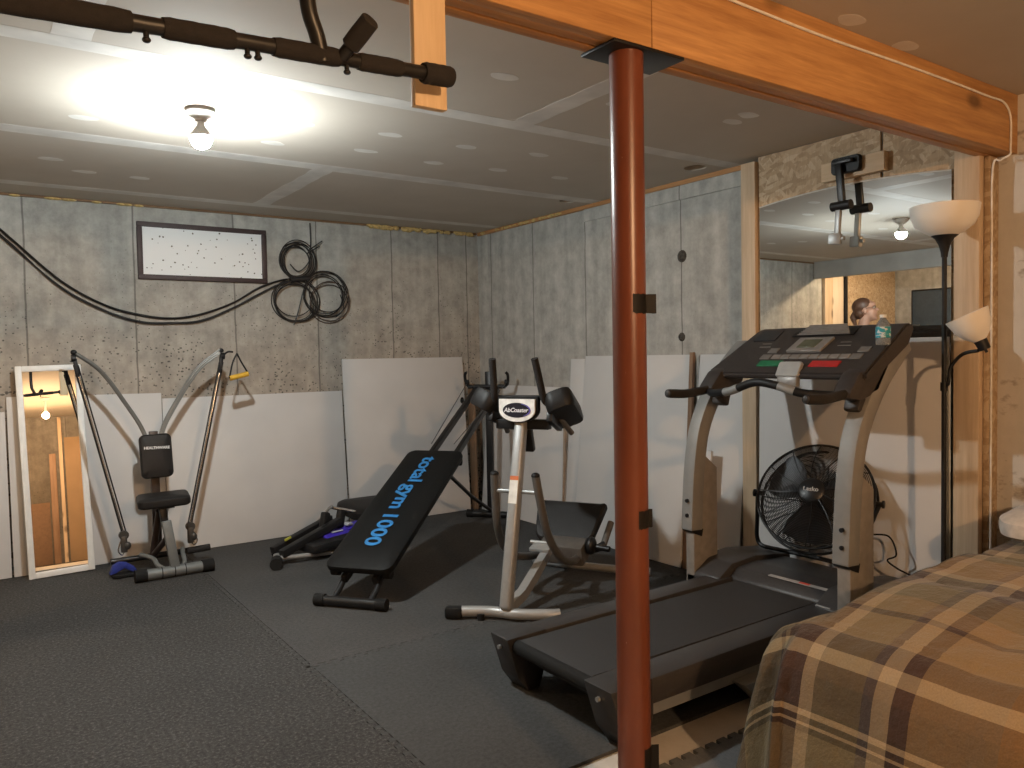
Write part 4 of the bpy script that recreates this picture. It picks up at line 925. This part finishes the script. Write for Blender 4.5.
# ================================================================== BED
bd = thing('bed', 'low bed hidden under the plaid comforter in the right foreground', 'bed', (2.7, .45, 0))
obj('mattress', bb(-.68, .72, -.95, .84, .24, .47, .03), plain('mattress_grey', (.55, .53, .5), .8), bd)
obj('bed_base', bb(-.66, .70, -.93, .82, .10, .238, .01), plain('base_brown', (.12, .09, .07), .8), bd)
for x in (-.6, .64):
    for y in (-.86, .76):
        b = bmesh.new(); cyl(b, (x, y, 0), (x, y, .11), .025, 14); obj('leg', b, BSTEEL, bd)
# comforter: flat cloth coordinates u (across, from the wall to the near side) and v (along), draped over two edges
UE, VE, ZT = 1.985, 1.33, .54
def drape(d):
    R = .15; q = d/R
    if q < pi/2: return R*sin(q), R*(1-cos(q))
    e = d-R*pi/2; return R+.22*e, R+e*.96
def cloth(u, v):
    du, dv_ = max(0, UE-u), max(0, v-VE); d = hypot(du, dv_)
    x, y = max(u, UE), min(v, VE); z = ZT
    if d > 0:
        o, dr = drape(d); x -= o*du/d; y += o*dv_/d; z -= dr
        a = math.atan2(dv_, du); w = min(1, d/.25)
        fold = .022*w*sin(9*a+1.0)*(1 if 0.05 < a < 1.5 else .3) + .012*w*noise.noise(Vector((u*5, v*5, 3)))
        x -= fold*du/d; y += fold*dv_/d
    n = noise.noise(Vector((u*3.1, v*3.1, 0)))*.022+noise.noise(Vector((u*9, v*7, 5)))*.008
    # quilted puff between stitch lines 40 cm apart
    q = abs(sin((u-1.55)*pi/.46))*abs(sin((v-.9)*pi/.52)); puff = .018*q**.5
    slope = -.05*max(0, min(1, (2.35-u)/.45)) if d == 0 else -.05
    z += (n+puff)*(1 if d == 0 else max(0, 1-d/.2)) + slope
    return Vector((x, y, max(z, .012)))
b = bmesh.new(); NU, NV = 160, 160
u0_, u1_, v0_, v1_ = 3.46, UE-.58, -.55, VE+.58
uvl = b.loops.layers.uv.new('UVMap'); gv = []; uvs = {}
for i in range(NU+1):
    row = []
    for j in range(NV+1):
        u, v = u0_+(u1_-u0_)*i/NU, v0_+(v1_-v0_)*j/NV
        if math.hypot(max(0, UE-u), max(0, v-VE)) > .58: row.append(None); continue
        vv = b.verts.new(cloth(u, v)); uvs[vv] = (u, v); row.append(vv)
    gv.append(row)
for i in range(NU):
    for j in range(NV):
        q = (gv[i][j], gv[i+1][j], gv[i+1][j+1], gv[i][j+1])
        if None in q: continue
        b.faces.new(q)
for f in b.faces:
    for l_ in f.loops: l_[uvl].uv = uvs[l_.vert]
bmesh.ops.recalc_face_normals(b, faces=b.faces)
PLAID, nt_, b_ = new_mat('plaid_cotton')
uvn = nt_.nodes.new('ShaderNodeUVMap'); uvn.uv_map = 'UVMap'; sp_ = nt_.nodes.new('ShaderNodeSeparateXYZ'); L(nt_, uvn.outputs[0], sp_.inputs[0])
TAN, OLV, BRN, DKB, CRM, PUR, GLD, BLK = (.25, .165, .08), (.145, .118, .068), (.06, .034, .025), (.033, .022, .02), (.36, .275, .17), (.08, .068, .065), (.29, .165, .06), (.014, .012, .011)
def stripes(coord, lo, hi, items):
    m_ = math_n(nt_, 'DIVIDE', math_n(nt_, 'SUBTRACT', coord, lo), hi-lo)
    return ramp(nt_, m_, [((p-lo)/(hi-lo), c) for p, c in items], 'CONSTANT')
ucol = stripes(sp_.outputs[0], 1.40, 3.52, [(1.40, OLV), (1.655, BLK), (1.668, CRM), (1.680, BLK), (1.695, CRM), (1.707, BLK), (1.72, DKB), (1.80, BRN), (1.845, CRM), (1.885, BRN), (1.955, TAN), (2.10, BRN), (2.125, TAN), (2.22, OLV), (2.36, PUR), (2.52, CRM), (2.56, GLD), (2.78, OLV), (2.95, CRM), (3.0, PUR), (3.12, TAN), (3.3, GLD)])
vcol = stripes(sp_.outputs[1], -.60, 1.85, [(-.60, TAN), (-.2, GLD), (.10, CRM), (.14, BRN), (.3, TAN), (.55, GLD), (.78, TAN), (.985, BRN), (1.03, CRM), (1.075, PUR), (1.11, OLV), (1.245, CRM), (1.285, BRN), (1.36, BLK), (1.372, OLV), (1.385, BLK), (1.40, OLV), (1.62, DKB)])
c_ = mixc(nt_, .5, ucol, vcol)
weave = noise_n(nt_, uvn.outputs[0], 220, 2)
c_ = mixc(nt_, .35, c_, ramp(nt_, weave, [(.3, .7), (.7, 1.2)]), 'MULTIPLY')
L(nt_, c_, b_.inputs['Base Color']); b_.inputs['Roughness'].default_value = .9; b_.inputs['Specular IOR Level'].default_value = .15
b_.inputs['Sheen Weight'].default_value = .15; bump(nt_, b_, noise_n(nt_, uvn.outputs[0], 12, 5, .65), .55, .03)
cf = obj('comforter', b, PLAID, None, 180); md = cf.modifiers.new('thick', 'SOLIDIFY'); md.thickness = .012; md.offset = -1
tag(cf, 'tan and brown plaid comforter spread over the bed', 'comforter')
b = bmesh.new(); cushion(b, .42, .55, .075, .10, .03); xf(b, b.verts, (3.27, 1.02, .58), E3(.0, -.12, .0))
for v in b.verts: v.co += Vector((-.02, .05, .058)) + Vector((0, 0, .012*noise.noise(v.co*6)))
tag(obj('pillow', b, plain('pillow_pale', (.62, .56, .50), .85)), 'pale pillow lying at the wall end of the plaid bed', 'pillow')

# ================================================================== WHAT THE MIRRORS SEE
GREYB = plain('grey_header', (.33, .32, .30), .85, 0, .1, 5)
struct('trim_4', bb(-1.36, -1.30, 1.60, YB-.03, 2.105, ZC-.001), GREYB)
stud(-1.66, -1.50, YB-.045, YB-.002, 0, 2.2, 'wide pale pine board against the far back wall', PINE)
tag(obj('wooden_board', bb(-1.90, -1.675, YB-.03, YB-.002, 0, 2.2, .002), wood('whitened_board', (.55, .45, .34), (.7, .6, .48), 2)), 'whitish knotty board beside the strand board in the far bay', 'board')
tag(obj('wooden_board', bb(-1.96, -1.91, YB-.05, YB-.002, 0, 2.2, .002), BLACK), 'dark narrow upright between board and strand board in the far bay', 'board')
tag(obj('osb_sheet', bb(-3.08, -1.97, YB-.02, YB-.002, 0, 2.285), OSB), 'large strand board sheet on the far back wall', 'board')
tv = thing('television', 'dark flat television on the far left wall', 'television', (XL, 4.75, 1.65))
obj('bezel', bb(.002, .05, -.62, .60, -.36, .36, .006), BLACK, tv)
obj('screen', bb(.05, .052, -.60, .58, -.34, .34), plain('screen_dark', (.03, .05, .075), .2), tv)
tag(obj('leaning_sheet', bb(1.16, 1.62, YF+.05, YF+.07, 0, 1.95, .001), plain('tan_hardboard', (.27, .18, .10), .8, 0, .06, 4)), 'tall tan hardboard sheet standing at the wall behind the camera', 'board')
stud(1.08, 1.13, YF+.03, YF+.07, 0, 2.28, 'pale stud left of the tan hardboard sheet', PINE)
stud(.94, 1.03, YF+.06, YF+.10, 0, 1.7, 'brown stud leaning at the wall behind the camera', DARKW)
tag(obj('leaning_sheet', bb(.30, .92, YF+.03, YF+.05, 0, .95, .001), plain('brown_hardboard', (.16, .095, .055), .8)), 'low brown hardboard sheet at the wall behind the camera', 'board')
# person standing in the bay, seen only in the mirror
def person():
    rz = math.atan2(-.86, -.51)      # faces along local +x
    p = thing('person', 'person in grey top with ponytail and glasses looking up in the mirror', 'person', (-.42, 4.44, 0), rz)
    b = bmesh.new()
    def cap(a, c, ra, rc): 
        a, c = Vector(a), Vector(c); n = max(2, int((c-a).length/.02))
        tube(b, [a.lerp(c, k/n) for k in range(n+1)], [ra+(rc-ra)*k/n for k in range(n+1)], 14)
        ell(b, a, (ra, ra, ra), None, 12, 8); ell(b, c, (rc, rc, rc), None, 12, 8)
    hc = Vector((.035, 0, 1.655))
    hr = E3(0, -.22, 0)
    def H(x, y, z): return hc + hr @ Vector((x, y, z))
    ell(b, H(-.01, 0, .03), (.098, .076, .095), hr); ell(b, H(.035, 0, -.045), (.062, .058, .075), hr); ell(b, H(.065, 0, -.098), (.026, .03, .022), hr)
    ell(b, H(.075, 0, .04), (.03, .05, .03), hr)
    cap(H(.088, 0, .012), H(.113, 0, -.022), .008, .012); ell(b, H(.088, 0, -.062), (.014, .024, .008), hr); ell(b, H(.09, 0, -.05), (.013, .022, .006), hr)
    for s in (-1, 1):
        ell(b, H(-.005, s*.078, -.01), (.018, .008, .03), hr); ell(b, H(.055, s*.035, -.03), (.025, .02, .022), hr)
    cap((0, 0, 1.42), H(-.015, 0, -.07), .058, .052)
    ell(b, (0, 0, 1.28), (.105, .165, .19)); ell(b, (0, 0, 1.08), (.095, .135, .15)); ell(b, (-.005, 0, .93), (.115, .165, .13))
    for s in (-1, 1):
        cap((0, s*.03, 1.42), (-.005, s*.165, 1.385), .055, .055)
        sh, el, wr_ = Vector((-.005, s*.185, 1.37)), Vector((-.03, s*.23, 1.09)), Vector((.02, s*.235, .86))
        cap(sh, el, .05, .038); cap(el, wr_, .038, .026)
        ell(b, wr_+Vector((.012, 0, -.055)), (.034, .016, .048))
        for k, (dx, ln) in enumerate(((.034, .06), (.018, .075), (.0, .07), (-.016, .055))):
            f0 = wr_+Vector((dx, 0, -.095)); f1 = f0+Vector((.004, -s*.006, -ln*.55)); f2 = f1+Vector((.004, -s*.018, -ln*.45)); cap(f0, f1, .0088, .008); cap(f1, f2, .008, .007)
        t0 = wr_+Vector((.034, -s*.004, -.035)); cap(t0, t0+Vector((.022, -s*.014, -.035)), .011, .009); cap(t0+Vector((.022, -s*.014, -.035)), t0+Vector((.026, -s*.018, -.062)), .009, .008)
        hp_, kn, an = Vector((-.005, s*.09, .90)), Vector((.01, s*.10, .49)), Vector((-.02, s*.10, .085))
        cap(hp_, kn, .085, .055); cap(kn, an, .054, .036); ell(b, kn.lerp(an, .3)+Vector((-.02, 0, 0)), (.05, .048, .10))
        ell(b, an+Vector((.055, 0, -.045)), (.115, .042, .038)); ell(b, an+Vector((-.02, 0, -.04)), (.045, .038, .044))
    SKIN = plain('skin', (.42, .235, .16), .55, 0, .06)
    def solid(bm, name, mat, vox):
        o = obj(name, bm, mat, p, 180); m1 = o.modifiers.new('r', 'REMESH'); m1.mode = 'VOXEL'; m1.voxel_size = vox; m1.use_smooth_shade = True
        m2 = o.modifiers.new('s', 'SMOOTH'); m2.iterations = 3; m2.factor = .4
        dg = bpy.context.evaluated_depsgraph_get(); me = bpy.data.meshes.new_from_object(o.evaluated_get(dg)); o.modifiers.clear(); o.data = me
        me.materials.clear(); me.materials.append(mat)
        for q in me.polygons: q.use_smooth = True
        return o
    solid(b, 'body', SKIN, .0075)
    b = bmesh.new(); ell(b, H(-.02, 0, .045), (.098, .082, .088), hr); ell(b, H(-.055, 0, -.01), (.06, .07, .07), hr); cap(H(-.11, 0, -.01), H(-.125, 0, -.04), .024, .03); cap(H(-.125, 0, -.04), H(-.12, .0, -.16), .03, .012)
    solid(b, 'hair', plain('brown_hair', (.085, .038, .02), .5), .008)
    b = bmesh.new(); ell(b, (0, 0, 1.28), (.118, .18, .20)); ell(b, (0, 0, 1.06), (.115, .158, .17)); ell(b, (-.003, 0, .95), (.125, .172, .12))
    cap((0, 0, 1.385), (0, 0, 1.40), .075, .066)
    for s in (-1, 1): cap((0, s*.05, 1.40), (-.005, s*.17, 1.38), .062, .066); cap((-.005, s*.185, 1.375), (-.022, s*.215, 1.18), .062, .056)
    solid(b, 'shirt', plain('grey_shirt', (.14, .145, .15), .85), .012)
    b = bmesh.new()
    ell(b, (-.005, 0, .91), (.122, .172, .11))
    for s in (-1, 1): cap((-.005, s*.09, .88), (.01, s*.10, .49), .094, .068); cap((.01, s*.10, .49), (-.02, s*.10, .08), .068, .056)
    solid(b, 'trousers', plain('dark_trousers', (.03, .035, .05), .85), .012)
    for s in (-1, 1):
        b = bmesh.new(); ell(b, (.035, s*.10, .045), (.125, .052, .05)); merge(b, bb(-.075, .155, s*.10-.042, s*.10+.042, .001, .02, .008)); obj('shoe', b, plain('grey_shoe', (.1, .1, .1), .7), p)
        b = bmesh.new(); ell(b, H(.079, s*.033, .008), (.012, .013, .0095), hr, 12, 8); obj('eye', b, plain('eye_white', (.5, .48, .45), .3), p)
    b = bmesh.new()
    for s in (-1, 1):
        tube(b, [H(.096+.006*cos(a)*0, s*.034+.024*cos(a), .008+.018*sin(a)) for a in [2*pi*k/20 for k in range(20)]], .002, 6, True); tube(b, [H(.094, s*.058, .012), H(.03, s*.080, .015), H(-.005, s*.083, .008)], .002, 6)
    tube(b, [H(.098, -.01, .012), H(.104, 0, .016), H(.098, .01, .012)], .002, 6); obj('glasses', b, plain('dark_wire', (.05, .045, .04), .4), p)
person()
